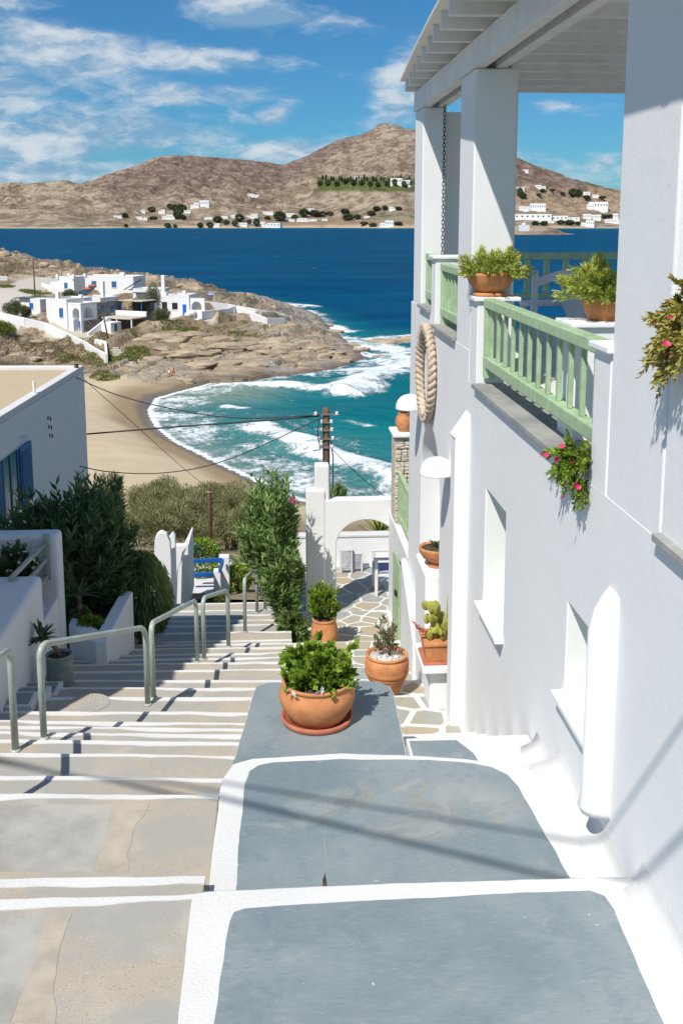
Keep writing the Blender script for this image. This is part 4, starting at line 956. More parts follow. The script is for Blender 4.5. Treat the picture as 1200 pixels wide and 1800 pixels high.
spikes(t, c+Vector((0,0,.2)), 13, .24, .05, M['leaf_agave'], (.1,.75), 3)
hpart(MB().prism([(1.56,9.85),(1.86,9.85),(1.86,10.3),(1.56,10.3)], -2.0, -1.19), 'ledge', M['plaster'], .03)
hpart(MB().box(1.47, 1.86, 9.75, 10.4, -1.185, -1.12), 'ledge', M['plaster'], .012)
c = Vector((1.645, 10.02, -1.118))
t = thing('potted_plant', 'square terracotta planter with yellow green prickly pear and red flower spike', 'potted plant', c)
fixn(MB().add([(c.x-.12,c.y-.17,c.z+.02),(c.x+.12,c.y-.17,c.z+.02),(c.x+.12,c.y+.17,c.z+.02),(c.x-.12,c.y+.17,c.z+.02),(c.x-.14,c.y-.19,c.z+.2),(c.x+.14,c.y-.19,c.z+.2),(c.x+.14,c.y+.19,c.z+.2),(c.x-.14,c.y+.19,c.z+.2)],[(0,3,2,1),(4,5,6,7),(0,1,5,4),(1,2,6,5),(2,3,7,6),(3,0,4,7)]).build('pot', M['terracotta'], t, bevel=.01))
MB().box(c.x-.155, c.x+.155, c.y-.205, c.y+.205, c.z+.195, c.z+.235).build('rim', M['terracotta'], t, bevel=.01)
MB().box(c.x-.16, c.x+.16, c.y-.21, c.y+.21, c.z, c.z+.022).build('saucer', M['terrared'], t, bevel=.008)
pad = None
for k in range(26):
    x, y, z = random.uniform(-.11,.13), random.uniform(-.17,.15), random.uniform(.27,.56); s_ = random.uniform(.04,.07)
    mb = MB(); n = 14
    for lay, (yy, sc) in enumerate(((-.012,.8),(-.004,1),(.008,1),(.014,.8))): mb.v += [(s_*sc*.8*math.cos(2*PI*j/n), yy, s_*sc*math.sin(2*PI*j/n)) for j in range(n)]
    mb.f = [(i*n+j, i*n+(j+1)%n, (i+1)*n+(j+1)%n, (i+1)*n+j) for i in range(3) for j in range(n)] + [tuple(range(n)), tuple(range(4*n-1, 3*n-1, -1))]
    o = mb.build('cactus_pad', M['cactus'], t, smooth=True); fixn(o); o.location = (c.x+x, c.y+y, c.z+z); o.rotation_euler = (random.uniform(-.4,.4), random.uniform(-.7,.7), random.uniform(-1,1))
for (dx, dz, l) in ((.10,.45,.25),(-.05,.38,.18),(.05,.25,.12)):
    MB().tube([c+Vector((dx,0,.22)), c+Vector((dx+.02,0,.22+dz*.5)), c+Vector((dx+.03,.02,.22+dz))], [.018,.018,.012], 8).build('cactus_stem', M['cactus'], t, smooth=True)
sp_, sd2, st2 = [], [], []
q = np.linspace(0, 1, 60); pp_ = np.array(c)+np.array([-.12,-.1,.30])+np.outer(q, np.array([-.17,-.1,.19])); link('flower_spike', leaf_mesh('spike', pp_, unit(60)+np.array([-.4,0,.3]), .05*(1.2-q), .014, rng.random(60)), M['petal_red'], t)
# bowl on the pier between the railings
c = Vector((D+.15, 9.42, HC-.703))
t = thing('potted_plant', 'fluted terracotta bowl of trailing green plant on the pier by the railing', 'potted plant', c)
pot(t, [(0,0),(.15,0),(.16,.02),(.15,.03),(.10,.035),(.14,.06),(.19,.12),(.215,.19),(.22,.21),(.205,.215),(.195,.19),(0,.17)], c, M['terracotta'], 60, 'pot', .05, 20)
soil(t, c, .19, .185)
shrub_stems(t, c+Vector((0,0,.18)), c+Vector((.03,0,.23)), (.40,.36,.23), 95, 46, .060, .013, M['leaf_succ'], -.35, 11, .85, .3, .005)
# pot on the inner pier and the pot behind the railing
pi_ = hpart(MB().box(2.02, 2.36, 6.75, 7.12, HC-1.6, HC-.72), 'pier', HP, .012); hpart(MB().box(1.99, 2.39, 6.72, 7.15, HC-.722, HC-.69), 'pier_cap', M['plaster'], .008, par=pi_)
c = Vector((2.27, 6.95, HC-.688))
t = thing('potted_plant', 'round terracotta pot with pale trailing plant half hidden by the big front column', 'potted plant', c)
pot(t, [(0,0),(.10,0),(.13,.06),(.15,.14),(.155,.17),(.14,.175),(.13,.15),(0,.14)], c, M['terracotta'], 36); soil(t, c, .135, .155)
shrub_stems(t, c+Vector((0,0,.14)), c+Vector((-.06,0,.20)), (.30,.30,.24), 70, 46, .060, .013, M['leaf_succ'], -.3, 14, .85, .3, .005)
c = Vector((2.55, 7.4, HC-1.598))
t = thing('potted_plant', 'leafy plant in a terracotta pot behind the balusters of the long railing', 'potted plant', c)
pot(t, [(0,0),(.12,0),(.15,.12),(.17,.25),(.18,.28),(.165,.285),(.15,.25),(0,.24)], c, M['terracotta'], 36); soil(t, c, .155, .255)
shrub_stems(t, c+Vector((0,0,.25)), c+Vector((-.02,0,.55)), (.26,.30,.40), 60, 36, .08, .025, M['leaf_bright'], -.4, 15, .8, .3, .006)
# hanging succulents with magenta flowers
def hanging(label, root, pts, n, mat, seed, fl):
    t = thing('hanging_plant', label, 'plant', root)
    base = np.array(root); tips = []
    for (x, y, z, r, k) in pts: tips += [np.array((x, y, z)) + rng.normal(size=3)*r*np.array([.55,1,1]) for _ in range(k)]
    p, d, tt, paths = stems_leaves(base, tips, n, .03, .012, .9, .15, .22)
    m = len(p); link('foliage', leaf_mesh('foliage', p, d + np.array([-.25,0,.1]), .030*(.7+.6*rng.random(m)), .013*(.8+.5*rng.random(m)), tt), mat, t)
    mb = MB()
    for q in paths[::6]: mb.tube([tuple(x) for x in q], .004, 4)
    mb.build('stems', M['bark'], t)
    flowers(t, [tuple(p[i] + np.array([-.055,-.03,.0])) for i in rng.choice(m, fl, replace=False)], .02, M['petal_pink'], petals=9)
q = lambda px, py, X: tuple(P(px, py, X=X))
hanging('bright green trailing succulent with magenta flowers spilling over the stone sill', (D+.02, 6.1, 1.93),
    [(*q(1000,800,D-.06),.055,22),(*q(985,835,D-.07),.05,20),(*q(1015,850,D-.06),.05,22),(*q(1020,880,D-.05),.04,14),(*q(965,795,D-.06),.035,8),(*q(1030,810,D-.05),.04,10)], 46, M['leaf_bright'], 1, 26)
hanging('yellowing trailing succulent with small red flowers at the right edge by the big column', (D+.05, 4.45, 3.0),
    [(*q(1165,600,D-.10),.06,22),(*q(1150,650,D-.12),.05,18),(*q(1190,560,D-.08),.06,22),(*q(1185,640,D-.10),.06,20),(*q(1140,560,D-.13),.02,4),(*q(1215,620,D-.08),.07,20)], 60, M['leaf_yellow'], 2, 9)
c = Vector((D+.2, 4.40, HC-.62))
pp2 = hpart(MB().box(D+.002, D+.4, 4.1, 4.66, SZ-.04, HC-.64), 'pier', HP, .012)
# ================================================================== things on the house wall
for (Y0, py, px, lab) in ((12.71, 718, 740, 'white dome wall lamp below the rope wreath at the far end'), (10.54, 833, 786, 'white dome wall lamp just behind the narrow buttress')):
    z = P(px, py, Y=Y0).z; c = Vector((D-.14, Y0, z))
    t = thing('wall_lamp', lab, 'lamp', c)
    o = MB().lathe([(.19,0),(.185,.012),(.183,.05),(.165,.10),(.13,.145),(.085,.172),(.03,.187),(0,.19),(0,.178),(.08,.160),(.12,.135),(.153,.095),(.170,.05),(.172,0)], c, 40).build('dome', M['lampwhite'], t, smooth=True)
    MB().tube([c+Vector((0,0,.155)), c+Vector((.03,0,.10)), c+Vector((.09,0,.085)), c+Vector((.15,0,.085))], .012, 8).build('arm', M['lampwhite'], t, smooth=True)
    MB().lathe([(0,0),(.03,0),(.035,.05),(.025,.09),(0,.1)], c+Vector((0,0,.05)), 12).build('bulb', M['lampwhite'], t, smooth=True)
c = Vector((D-.06, 12.0, 1.59))
t = thing('rope_wreath', 'large oval wreath of braided cream rope hung on the house wall', 'wreath', c)
for s_ in range(3):
    path_ = []
    for k in range(181):
        a = 2*PI*k/180; b_ = 14*a + 2*PI*s_/3
        rr_ = .51 + .034*math.sin(b_); path_.append(c + Vector((.028*math.sin(2*b_), rr_*.98*math.cos(a), rr_*1.06*math.sin(a))))
    MB().tube(path_, .029, 8, cap=False).build('strand', M['rope'], t, smooth=True)
t = thing('hanging_chain', 'dark metal rain chain hanging beside the end column', 'chain', (2.07, 12.6, ZB))
me = MB()
lk = [(math.cos(a)*.016, 0, math.sin(a)*.03) for a in [2*PI*k/12 for k in range(13)]]
mb = MB(); mb.tube(lk, .005, 6, cap=False); lm = mb.mesh('link'); lm.materials.append(M['iron'])
zc = ZB; k = 0
while zc > HC-.66:
    o = bpy.data.objects.new('link', lm); C.objects.link(o); parent_to(o, t); o.location = (2.07, 12.6, zc-.02); o.rotation_euler = (0, 0, (PI/2 if k % 2 else .2)); zc -= .046; k += 1
# bench on the terrace
bx_, by_ = 2.95, 11.6
t = thing('garden_bench', 'grey white wooden bench with arched back and vase shaped splat on the terrace', 'bench', (bx_+.5, by_, HC-1.6))
fz = HC-1.598
for x in (bx_, bx_+.98): MB().box(x, x+.07, by_, by_+.06, fz, fz+1.02).build('leg', M['greyseat'], t, bevel=.008); MB().box(x, x+.07, by_+.5, by_+.56, fz, fz+.62).build('leg', M['greyseat'], t, bevel=.008)
ar = [(bx_+.06+.93*k/14, fz+.93+.11*math.sin(PI*k/14)) for k in range(15)]; pts = [(x, by_+.01, z) for x, z in ar] + [(x, by_+.01, z-.10) for x, z in ar[::-1]]
fixn(MB().extr(pts, (0,.04,0)).build('back_rail', M['greyseat'], t, bevel=.006))
vp_ = [(.03,.0),(.10,.05),(.16,.16),(.17,.26),(.12,.36),(.06,.42),(.13,.46),(.13,.48),(.05,.49),(.05,.54),(.09,.6)]
cx = bx_+.525; pts = [(cx+x, by_+.012, fz+.44+z) for x, z in vp_] + [(cx-x, by_+.012, fz+.44+z) for x, z in vp_[::-1]]
fixn(MB().extr(pts, (0,.028,0)).build('splat', M['greyseat'], t))
MB().box(bx_+.07, bx_+.98, by_+.005, by_+.05, fz+.36, fz+.44).build('lower_rail', M['greyseat'], t, bevel=.006)
MB().box(bx_+.02, bx_+1.03, by_+.06, by_+.55, fz+.40, fz+.44).build('seat', M['greyseat'], t, bevel=.006)
MB().box(bx_-.02, bx_+1.07, by_+.1, by_+.58, fz+.60, fz+.64).build('arm_panel', M['greyseat'], t, bevel=.006)
ben = thing('terrace_seat', 'low white built-in seat with dark cushion behind the green railing', 'seat', (3.6, 9.8, fz))
MB().box(2.85, 4.6, 9.6, 10.2, fz, fz+.38).build('seat_block', M['greyseat'], ben, bevel=.01); MB().box(2.88, 4.57, 9.58, 10.15, fz+.38, fz+.47).build('cushion', M['darkcloth'], ben, bevel=.03)

# ================================================================== handrails on the stairs
stair_pt = stair_pt0
def handrail(label, a, b, h=.80, r=.027):
    t = thing('handrail', label, 'handrail', a, 0, 'grey green tube handrails down the stairs')
    A = a+Vector((0,0,h)); B = b+Vector((0,0,h)); d = (B-A).normalized(); rad = .11
    def bend(c0, u, v): return [c0 - u*rad*(1-math.sin(k*PI/16)) + v*rad*(1-math.cos(k*PI/16)) for k in range(9)]
    up = Vector((0,0,1)); pa = bend(A, up, d); pb = [B - d*rad*(1-math.sin(k*PI/16)) - up*rad*(1-math.cos(k*PI/16)) for k in range(9)]
    MB().tube([a] + pa + pb + [b], r, 14).build('tube', M['railpaint'], t, smooth=True)
    for q_ in (a, b): MB().lathe([(0,0),(r*1.6,0),(r*1.5,.012),(r,.02),(0,.02)], q_, 16).build('foot', M['railpaint'], t, smooth=True)
handrail('nearest handrail cut off by the left edge of the picture', Vector((-1.95,5.9,stair_z(5.9))), stair_pt(28,1320), .82)
handrail('longest grey green tube handrail in full view beside the potted aloe', stair_pt(78,1298), stair_pt(260,1239), .80)
handrail('second whole handrail down the stairs, in the middle flight', stair_pt(270,1227), stair_pt(347,1164), .78)
handrail('third whole handrail down, short and near the dark band of shade', stair_pt(359,1159), stair_pt(402,1137), .80)
handrail('fourth handrail down in front of the tall oleander', stair_pt(431,1111), stair_pt(452,1077), .82)
handrail('last small handrail at the foot of the stairs', stair_pt(466,1072), Vector((.05,18.4,-3.38)), .82)
# ================================================================== arched wall, patio things
AY = 16.5
aw = thing('arched_wall', 'rough white plastered wall with round arched opening at the foot of the path', 'wall', (1.2, AY, PZ))
ax0 = P(539, 900, Y=AY).x; ax1 = 1.98; zt = P(600, 879, Y=AY).z
wl = fixn(MB().box(ax0, 2.7, AY, AY+.24, PZ-.5, zt).build('wall', M['stucco'], aw))
acx = (P(591, 950, Y=AY).x + 2.02)/2; ahw = 2.02 - acx; azs = P(640, 914, Y=AY).z - ahw*.86
pts = [(acx-ahw, AY-.2, PZ-.001), (acx+ahw, AY-.2, PZ-.001)] + [(acx+ahw*math.cos(PI*k/22), AY-.2, azs+ahw*.86*math.sin(PI*k/22)) for k in range(23)]
cut(wl, [fixn(MB().extr(pts, (0,.8,0)).build('cutter', None))]); fixn(wl); wl.data.polygons.foreach_set('use_smooth', [True]*len(wl.data.polygons))
bv = wl.modifiers.new('bevel', 'BEVEL'); bv.width = .02; bv.segments = 2; bv.limit_method = 'ANGLE'; bv.angle_limit = R(50); bv.harden_normals = True
x1_ = P(571, 860, Y=AY).x; fixn(MB().box(ax0-.012, x1_, AY-.012, AY+.25, PZ-.5, P(560,862,Y=AY).z).build('pillar', M['stucco'], aw, bevel=.025))
fixn(MB().box(P(553,840,Y=AY).x, P(579,840,Y=AY).x, AY+.02, AY+.25, zt-.02, P(560,818,Y=AY).z).build('pillar', M['stucco'], aw, bevel=.03))
gw = thing('garden_wall', 'low white parapet wall at the back of the flagstone patio', 'wall', (1.3, 18.95, PZ))
fixn(MB().box(.3, 3.2, 18.92, 19.1, PZ-.6, PZ+.56).build('wall', M['stucco'], gw)); fixn(MB().box(.28, 3.22, 18.90, 19.12, PZ+.56, PZ+.62).build('coping', M['limewash'], gw, bevel=.015))
fixn(MB().box(.25, .31, 16.75, 18.91, PZ-.6, PZ+.5).build('wall', M['stucco'], gw))
struct(MB().box(2.0, 3.2, 16.3, 18.91, PZ-.6, PZ-.002).build('patio', M['limewash']))
def lantern(label, x, y, s, h):
    t = thing('lantern', label, 'lantern', (x, y, PZ), 0, 'white lattice lanterns on the patio'); z0 = PZ+.008
    for dx in (-1,1):
        for dy in (-1,1): MB().box(x+dx*s/2-.014, x+dx*s/2+.014, y+dy*s/2-.014, y+dy*s/2+.014, z0, z0+h).build('post', M['greyseat'], t)
    for k in range(4): 
        mb = MB(); a = k*PI/2; u = Vector((math.cos(a), math.sin(a), 0)); v = Vector((-u.y, u.x, 0)); o_ = Vector((x, y, z0))+v*s/2
        for j in range(5): mb.bar(o_+u*s*(j-2)/5.2+Vector((0,0,.06)), o_+u*s*(j-2)/5.2+Vector((0,0,h-.05)), .008, .008)
        for j in range(int(h/.045)): mb.bar(o_-u*s/2+Vector((0,0,.07+j*.04)), o_+u*s/2+Vector((0,0,.07+j*.04)), .008, .012)
        mb.build('lattice_panel', M['greyseat'], t)['kind'] = 'stuff'
    MB().box(x-s/2-.02, x+s/2+.02, y-s/2-.02, y+s/2+.02, z0+h, z0+h+.025).build('lid', M['greyseat'], t, bevel=.005)
    MB().box(x-s/2+.012, x+s/2-.012, y-s/2+.012, y+s/2-.012, z0+.04, z0+.06).build('base', M['greyseat'], t)
lantern('taller white lattice lantern against the patio back wall', P(606,996,Z=PZ).x, 18.55, .20, .44); lantern('shorter white lattice lantern against the patio back wall', P(626,996,Z=PZ).x, 18.6, .16, .34)
cx_, cy_ = 1.72, 17.2
t = thing('armchair', 'white wooden armchair with lilac cushion on the patio behind the green gate', 'chair', (cx_+.25, cy_+.25, PZ)); z0 = PZ+.009
for dx in (0,.5):
    for dy in (0,.48): MB().box(cx_+dx, cx_+dx+.055, cy_+dy, cy_+dy+.055, z0, z0+(.66 if dx == 0 else .92)).build('leg', M['timberwhite'], t, bevel=.005)
for dy in (0,.48): MB().box(cx_-.02, cx_+.56, cy_+dy-.005, cy_+dy+.06, z0+.66, z0+.70).build('armrest', M['timberwhite'], t, bevel=.01)
MB().box(cx_+.01, cx_+.54, cy_+.01, cy_+.52, z0+.36, z0+.40).build('seat', M['timberwhite'], t, bevel=.005); MB().box(cx_+.03, cx_+.5, cy_+.03, cy_+.5, z0+.401, z0+.46).build('cushion', M['lilac'], t, bevel=.02)
for k in range(5): MB().box(cx_+.512, cx_+.532, cy_+.08+k*.085, cy_+.13+k*.085, z0+.4, z0+.86).build('back_slat', M['timberwhite'], t)
MB().box(cx_+.50, cx_+.56, cy_, cy_+.54, z0+.86, z0+.94).build('back_rail', M['timberwhite'], t, bevel=.005)
# green gate standing open along the wall
t = thing('garden_gate', 'narrow pale green boarded gate standing open beside the patio', 'gate', (1.79, 14.3, -2.9))
for k in range(4): MB().box(1.775, 1.80, 14.22+k*.20, 14.40+k*.20, -2.82, -1.60+.03*math.sin(k)).build('board', M['greenpaint'], t, bevel=.004)
for z in (-2.5, -1.8): MB().box(1.802, 1.83, 14.22, 15.0, z, z+.09).build('crossbar', M['greenpaint'], t)
MB().box(1.74, 1.772, 14.4, 14.52, -2.12, -2.06).build('latch', M['iron'], t)
# lower terrace wall with stone pier and green railing
t = thing('terrace_wall', 'rough white wall with stone pier beyond the end of the house', 'wall', (2.1, 15.4, -3))
fixn(MB().box(D+.03, D+.35, 13.99, AY-.01, -3.8, -1.42).build('wall', M['stucco'], t, bevel=.02))
fixn(MB().prism([(1.66,11.9),(D-.002,11.9),(D-.002,13.9),(1.76,13.9)], -3.0, [-1.75,-1.75,-1.35,-1.35]).build('low_wall', M['stucco'], t, bevel=.03))
pz0, pz1 = -1.42, P(700,768,Y=15.8).z
st_ = fixn(MB().box(D+.04, D+.36, 15.8, 16.3, pz0, pz1).build('stone_pier', M['stonegrey'], t, bevel=.01))
m_, nt_, bs_, pos_ = newmat('pale_dry_stone'); v_ = nt_.voro(nt_.mapping(pos_, scale=(1,1,2.2)), 7, 'DISTANCE_TO_EDGE'); c_ = nt_.mix(nt_.noise(pos_, 5), (.55,.47,.36), (.70,.64,.54)); c_ = nt_.mix(nt_.ramp(v_, .05, .01), c_, (.22,.17,.12)); nt_.l.new(c_, bs_.inputs['Base Color']); bs_.inputs['Roughness'].default_value = .9; bump(nt_, bs_, v_, .7, .03); M['drystone'] = m_
st_.data.materials.clear(); st_.data.materials.append(m_)
for r_ in range(7):                                         # the face stones of the pier
    y0_ = 16.2
    for k in range(2 + r_ % 2):
        w_ = .30/(2+r_ % 2); MB().box(D+.045+k*w_, D+.045+(k+1)*w_-.012, 15.772, 15.8, pz0+.02+r_*(pz1-pz0)/7, pz0+(r_+1)*(pz1-pz0)/7-.01).build('stone', M['drystone'], st_, bevel=.008)
MB().box(D-.0, D+.42, 15.72, 16.38, pz1+.002, pz1+.05).build('pier_cap', M['plaster'], st_, bevel=.01)
t = thing('balcony_railing', 'pale green railing on the lower wall beside the stone pier', 'railing', (D+.12, 14.5, -1.4))
MB().bar((D+.12,14.0,-.62), (D+.12,15.78,-.62), .07, .09).build('top_rail', M['greenpaint'], t, bevel=.01); MB().bar((D+.12,14.0,-1.28), (D+.12,15.78,-1.28), .07, .09).build('bottom_rail', M['greenpaint'], t, bevel=.01)
for k in range(6): MB().box(D+.09, D+.15, 14.15+k*.26, 14.21+k*.26, -1.24, -.66).build('baluster', M['greenpaint'], t)
for y in (14.02,15.68): MB().box(D+.08, D+.16, y, y+.08, -1.418, -.67).build('post', M['greenpaint'], t)
c = Vector((D+.2, 16.0, pz1+.051))
t = thing('terracotta_jar', 'small orange terracotta jar on top of the stone pier', 'jar', c)
pot(t, [(0,0),(.08,0),(.12,.08),(.14,.16),(.12,.24),(.085,.28),(.10,.30),(.085,.30),(.07,.27),(0,.26)], c, M['terracotta'], 28)
shrub_stems(t, c+Vector((0,0,.26)), c+Vector((0,0,.36)), (.10,.10,.12), 12, 14, .05, .02, M['leaf_olive'], -.1, 2, .7, .3, .003)

# ================================================================== left side of the stairs
t = thing('garden_wall', 'white rounded garden wall with three grey tube rails left of the stairs', 'wall', (-2.9, 11, -2))
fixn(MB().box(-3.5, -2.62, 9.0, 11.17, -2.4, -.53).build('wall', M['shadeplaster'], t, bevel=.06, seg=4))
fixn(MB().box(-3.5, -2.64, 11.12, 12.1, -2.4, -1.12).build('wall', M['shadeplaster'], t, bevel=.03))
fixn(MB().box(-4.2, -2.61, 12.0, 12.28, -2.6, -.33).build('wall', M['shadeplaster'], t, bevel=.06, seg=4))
for (xa, ya), (xb, yb) in (((22,1014),(83,952)),((28,1046),(84,980)),((34,1076),(85,1011))):
    MB().tube([P(xa-4,ya+4,Y=10.95), P(xb,yb,Y=12.02)], .03, 12).build('tube_rail', M['railpaint'], t, smooth=True)
a = P(76,940,Y=11.95); b = P(91,1020,Y=11.95); MB().box(a.x, b.x, 11.95, 11.998, b.z, a.z).build('rail_plate', M['railpaint'], t, bevel=.005)
for k in range(3):
    y_ = 9.35+.32*k; z_ = stair_z(9.6)+.22-.10*k
    st_ = fixn(MB().box(-2.615, -2.36+.05*k, y_, y_+.32, -2.2, z_).build('side_step', M['limewash'], t, bevel=.01)); MB().box(-2.60, -2.40+.05*k, y_+.04, y_+.28, z_+.001, z_+.005).build('painted_panel', M['greypaint'], st_)
c = Vector((-3.05, 11.72, -1.118))
t = thing('potted_plant', 'dark green bush with white flowers in clay pot behind the tube rails', 'potted plant', c)
pot(t, [(0,0),(.15,0),(.18,.12),(.205,.27),(.215,.27),(.215,.31),(.19,.31),(.18,.28),(0,.27)], c, M['terrared'], 36); soil(t, c, .185, .285)
tips = shrub_stems(t, c+Vector((0,0,.28)), c+Vector((0,-.02,.52)), (.30,.28,.30), 110, 34, .055, .032, M['leaf_dark'], -.5, 21, .8, .4, .006)
flowers(t, [tuple(np.array(c)+np.array((0,-.02,.52))+x*np.array((.29,.29,.28))) for x in unit(80) if x[1] < .1 and x[2] > -.4][:30], .024, M['petal_white'], petals=5)
c = stair_pt0(107, 1204)
t = thing('potted_aloe', 'spiky aloe leaning from a round grey green pot on the stairs', 'potted plant', c)
pot(t, [(0,0),(.125,0),(.14,.02),(.142,.18),(.138,.33),(.145,.345),(.14,.36),(.12,.355),(.118,.32),(0,.31)], c, M['cyanpot'], 40); soil(t, c, .122, .33)
MB().tube([c+Vector((.0,0,.32)), c+Vector((-.03,0,.42)), c+Vector((-.10,-.01,.50)), c+Vector((-.17,-.01,.56))], [.028,.026,.025,.03], 8).build('stem', M['bark'], t, smooth=True)
spikes(t, c+Vector((-.18,-.01,.55)), 34, .22, .042, M['leaf_agave'], (-.15,.95), 9, curl=.05)
# planter bed with low white wall
t = thing('planter_bed', 'low white triangular planter bed with green plants beside the stairs', 'planter', (-2.1, 13, -2.2))
fixn(MB().prism([(-2.62,12.4),(-2.22,11.95),(-2.08,12.0),(-1.92,13.2),(-2.08,13.25),(-2.22,12.25),(-2.6,12.6)], -2.6, [-1.62,-1.68,-1.68,-1.50,-1.50,-1.64,-1.58]).build('wall', M['shadeplaster'], t, bevel=.02))
MB().prism([(-2.62,12.5),(-2.2,12.2),(-2.06,13.3),(-2.62,13.8)], -2.5, -1.78).build('soil', M['soil'], t)
blob(t, (-2.36,12.45,-1.68), (.24,.18,.16), 900, .05, .03, M['leaf_bright'], 4, lo=-.2); blob(t, (-2.5,12.6,-1.62), (.14,.12,.16), 500, .05, .03, M['leaf_dark'], 5, lo=-.2)
# shrubs
t = thing('oleander_bush', 'big dark green oleander bush in shade left of the stairs', 'bush', (-2.75, 13.6, -2.6))
shrub_stems(t, (-2.75,13.7,-2.5), (-2.66,13.6,-1.12), (1.16,.95,1.48), 330, 44,   .17, .042, M['leaf_dark'], -.55, 31, 1.15, .35, .018, nstem=60, lump=.6)
shrub_stems(t, (-3.2,13.7,-2.5), (-3.3,13.7,-1.2), (.85,.7,1.35), 130, 40, .17, .042, M['leaf_dark'], -.3, 38, 1.15, .35, .018, nstem=20, lump=.6)
flowers(t, [P(197,838,Y=13.2), P(199,841,Y=13.2)], .03, M['petal_rose'], petals=5)
t = thing('weeping_bush', 'dark rounded bush with drooping narrow leaves beside the stairs', 'bush', (-1.85, 13.9, -2.9))
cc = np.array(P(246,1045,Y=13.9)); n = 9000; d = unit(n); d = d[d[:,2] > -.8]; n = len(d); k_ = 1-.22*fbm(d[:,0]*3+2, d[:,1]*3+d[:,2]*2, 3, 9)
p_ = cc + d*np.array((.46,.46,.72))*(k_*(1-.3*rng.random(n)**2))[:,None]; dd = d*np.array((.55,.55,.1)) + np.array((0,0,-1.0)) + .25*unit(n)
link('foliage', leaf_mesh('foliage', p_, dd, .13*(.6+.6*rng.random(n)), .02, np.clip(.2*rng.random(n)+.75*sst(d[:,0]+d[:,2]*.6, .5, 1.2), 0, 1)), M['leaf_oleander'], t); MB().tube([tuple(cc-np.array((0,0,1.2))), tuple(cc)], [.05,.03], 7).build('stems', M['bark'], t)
t = thing('oleander_bush', 'tall sunlit oleander with pink flowers against the arched wall', 'bush', (.1, 15.7, -3.1))
oc = P(474,922,Y=15.7)
shrub_stems(t, (.12,15.8,-3.1), tuple(oc+Vector((0,0,.02))), (.66,.66,1.12), 175, 40, .155, .038, M['leaf_oleander'], -.5, 33, 1.15, .40, .016, nstem=60, lump=.6)
shrub_stems(t, (.18,15.6,-3.1), tuple(P(492,1012,Y=15.3)), (.46,.52,.78), 100, 40, .155, .038, M['leaf_oleander'], -.8, 34, 1.15, .3, .016, nstem=20, lump=.5)
shrub_stems(t, (.24,14.9,-2.8), tuple(P(512,1110,Y=14.7)), (.26,.30,.42), 50, 36, .14, .03, M['leaf_oleander'], -.8, 35, .8, .2, .01, nstem=10, lump=.4)
flowers(t, [P(x, y, Y=15.0) for x, y in ((510,879),(515,884),(519,880),(514,877),(522,884))], .05, M['petal_rose'], petals=6)
t = thing('oleander_bush', 'small oleander tip showing above the arched wall', 'bush', (1.0, 17.9, PZ-.6))
shrub_stems(t, (1.0,20.0,-3.4), P(594,866,Y=20), (.16,.2,.18), 22, 40, .14, .024, M['leaf_oleander'], -.3, 36, .55, .7, .01)
t = thing('aloe_plant', 'spiky green aloe clump under the dark oleander by the white wall', 'plant', (-2.5, 12.55, -1.7))
spikes(t, (-2.50,12.55,-1.30), 22, .34, .04, M['leaf_agave'], (.05,.9), 17); MB().tube([(-2.50,12.55,-1.8),(-2.50,12.55,-1.28)], .03, 6).build('stem', M['bark'], t)
# white curved gate walls, blue rails, posts
t = thing('garden_wall', 'thin white wall with curved shoulder beyond the weeping bush', 'wall', (-1.9, 17.2, -3.3))
def xz(pp, Y): return [tuple(P(px, py, Y=Y)) for px, py in pp]
arc = [(272+13*(1-math.cos(a)), 952-17*math.sin(a)) for a in [PI*k/16 for k in range(9)]]
fixn(MB().extr(xz([(271,1075),(271,980)]+arc+[(293,939),(299,952),(301,980),(302,1060),(302,1075)], 17.3), (0,.14,0)).build('wall', M['plaster'], t, bevel=.015))
fixn(MB().extr(xz([(287,1072),(290,985),(297,945),(303,937),(308,942),(309,990),(310,1072)], 17.7), (0,.14,0)).build('wall', M['plaster'], t, bevel=.015))
t = thing('garden_wall', 'white wall with sloping top leading to the blue rails', 'wall', (-1.7, 19, -4))
fixn(MB().extr(xz([(303,1070),(304,1003),(309,1001),(329,960),(331,960),(333,1070)], 18.4), (0,1.2,0)).build('wall', M['plaster'], t, bevel=.015))
fixn(MB().extr(xz([(302,1062),(304,958),(330,958),(312,1004),(310,1062)], 18.1), (0,.12,0)).build('wall', M['plaster'], t, bevel=.015))
t = thing('blue_fence', 'bright blue two rail fence between white posts below the stairs', 'fence', (-1.3, 20.2, -4))
for y0_, y1_ in ((987,984),(1011,1009)): MB().bar(P(330,y0_,Y=20.3), P(390,y1_,Y=20.3), .05, .09).build('rail', M['blue'], t, bevel=.008)
MB().bar(P(392,986,Y=20.2), P(386,1003,Y=19.4), .05, .09).build('rail', M['blue'], t, bevel=.008)
for xa, xb, ya, Y0 in ((385,403,978,20.3),(375,388,1003,19.4)):
    a = P(xa,ya,Y=Y0); b = P(xb,ya,Y=Y0); fixn(MB().box(a.x, b.x, Y0, Y0+.16, -4.6, a.z).build('post', M['plaster'], t, bevel=.02))
pv = MB().prism([(-2.2,18.0),(-1.05,18.4),(-1.0,22),(-2.2,22)], -4.9, -4.15).build('pavement', M['limewash']); struct(pv)
# the neighbouring house whose corner shades the left of the stairs
t = thing('neighbour_house', 'tall white house left of the stairs, out of frame but for its shade', 'house', (-6, 10.5, -3))
nh = fixn(MB().box(-9, -3.52, 7.3, 12.2, -3, 3.3).build('wall', M['plaster'], t, bevel=.05)); MB().box(-9.1, -3.46, 7.24, 12.25, 3.3, 3.5).build('roof', M['plaster'], t, bevel=.05)
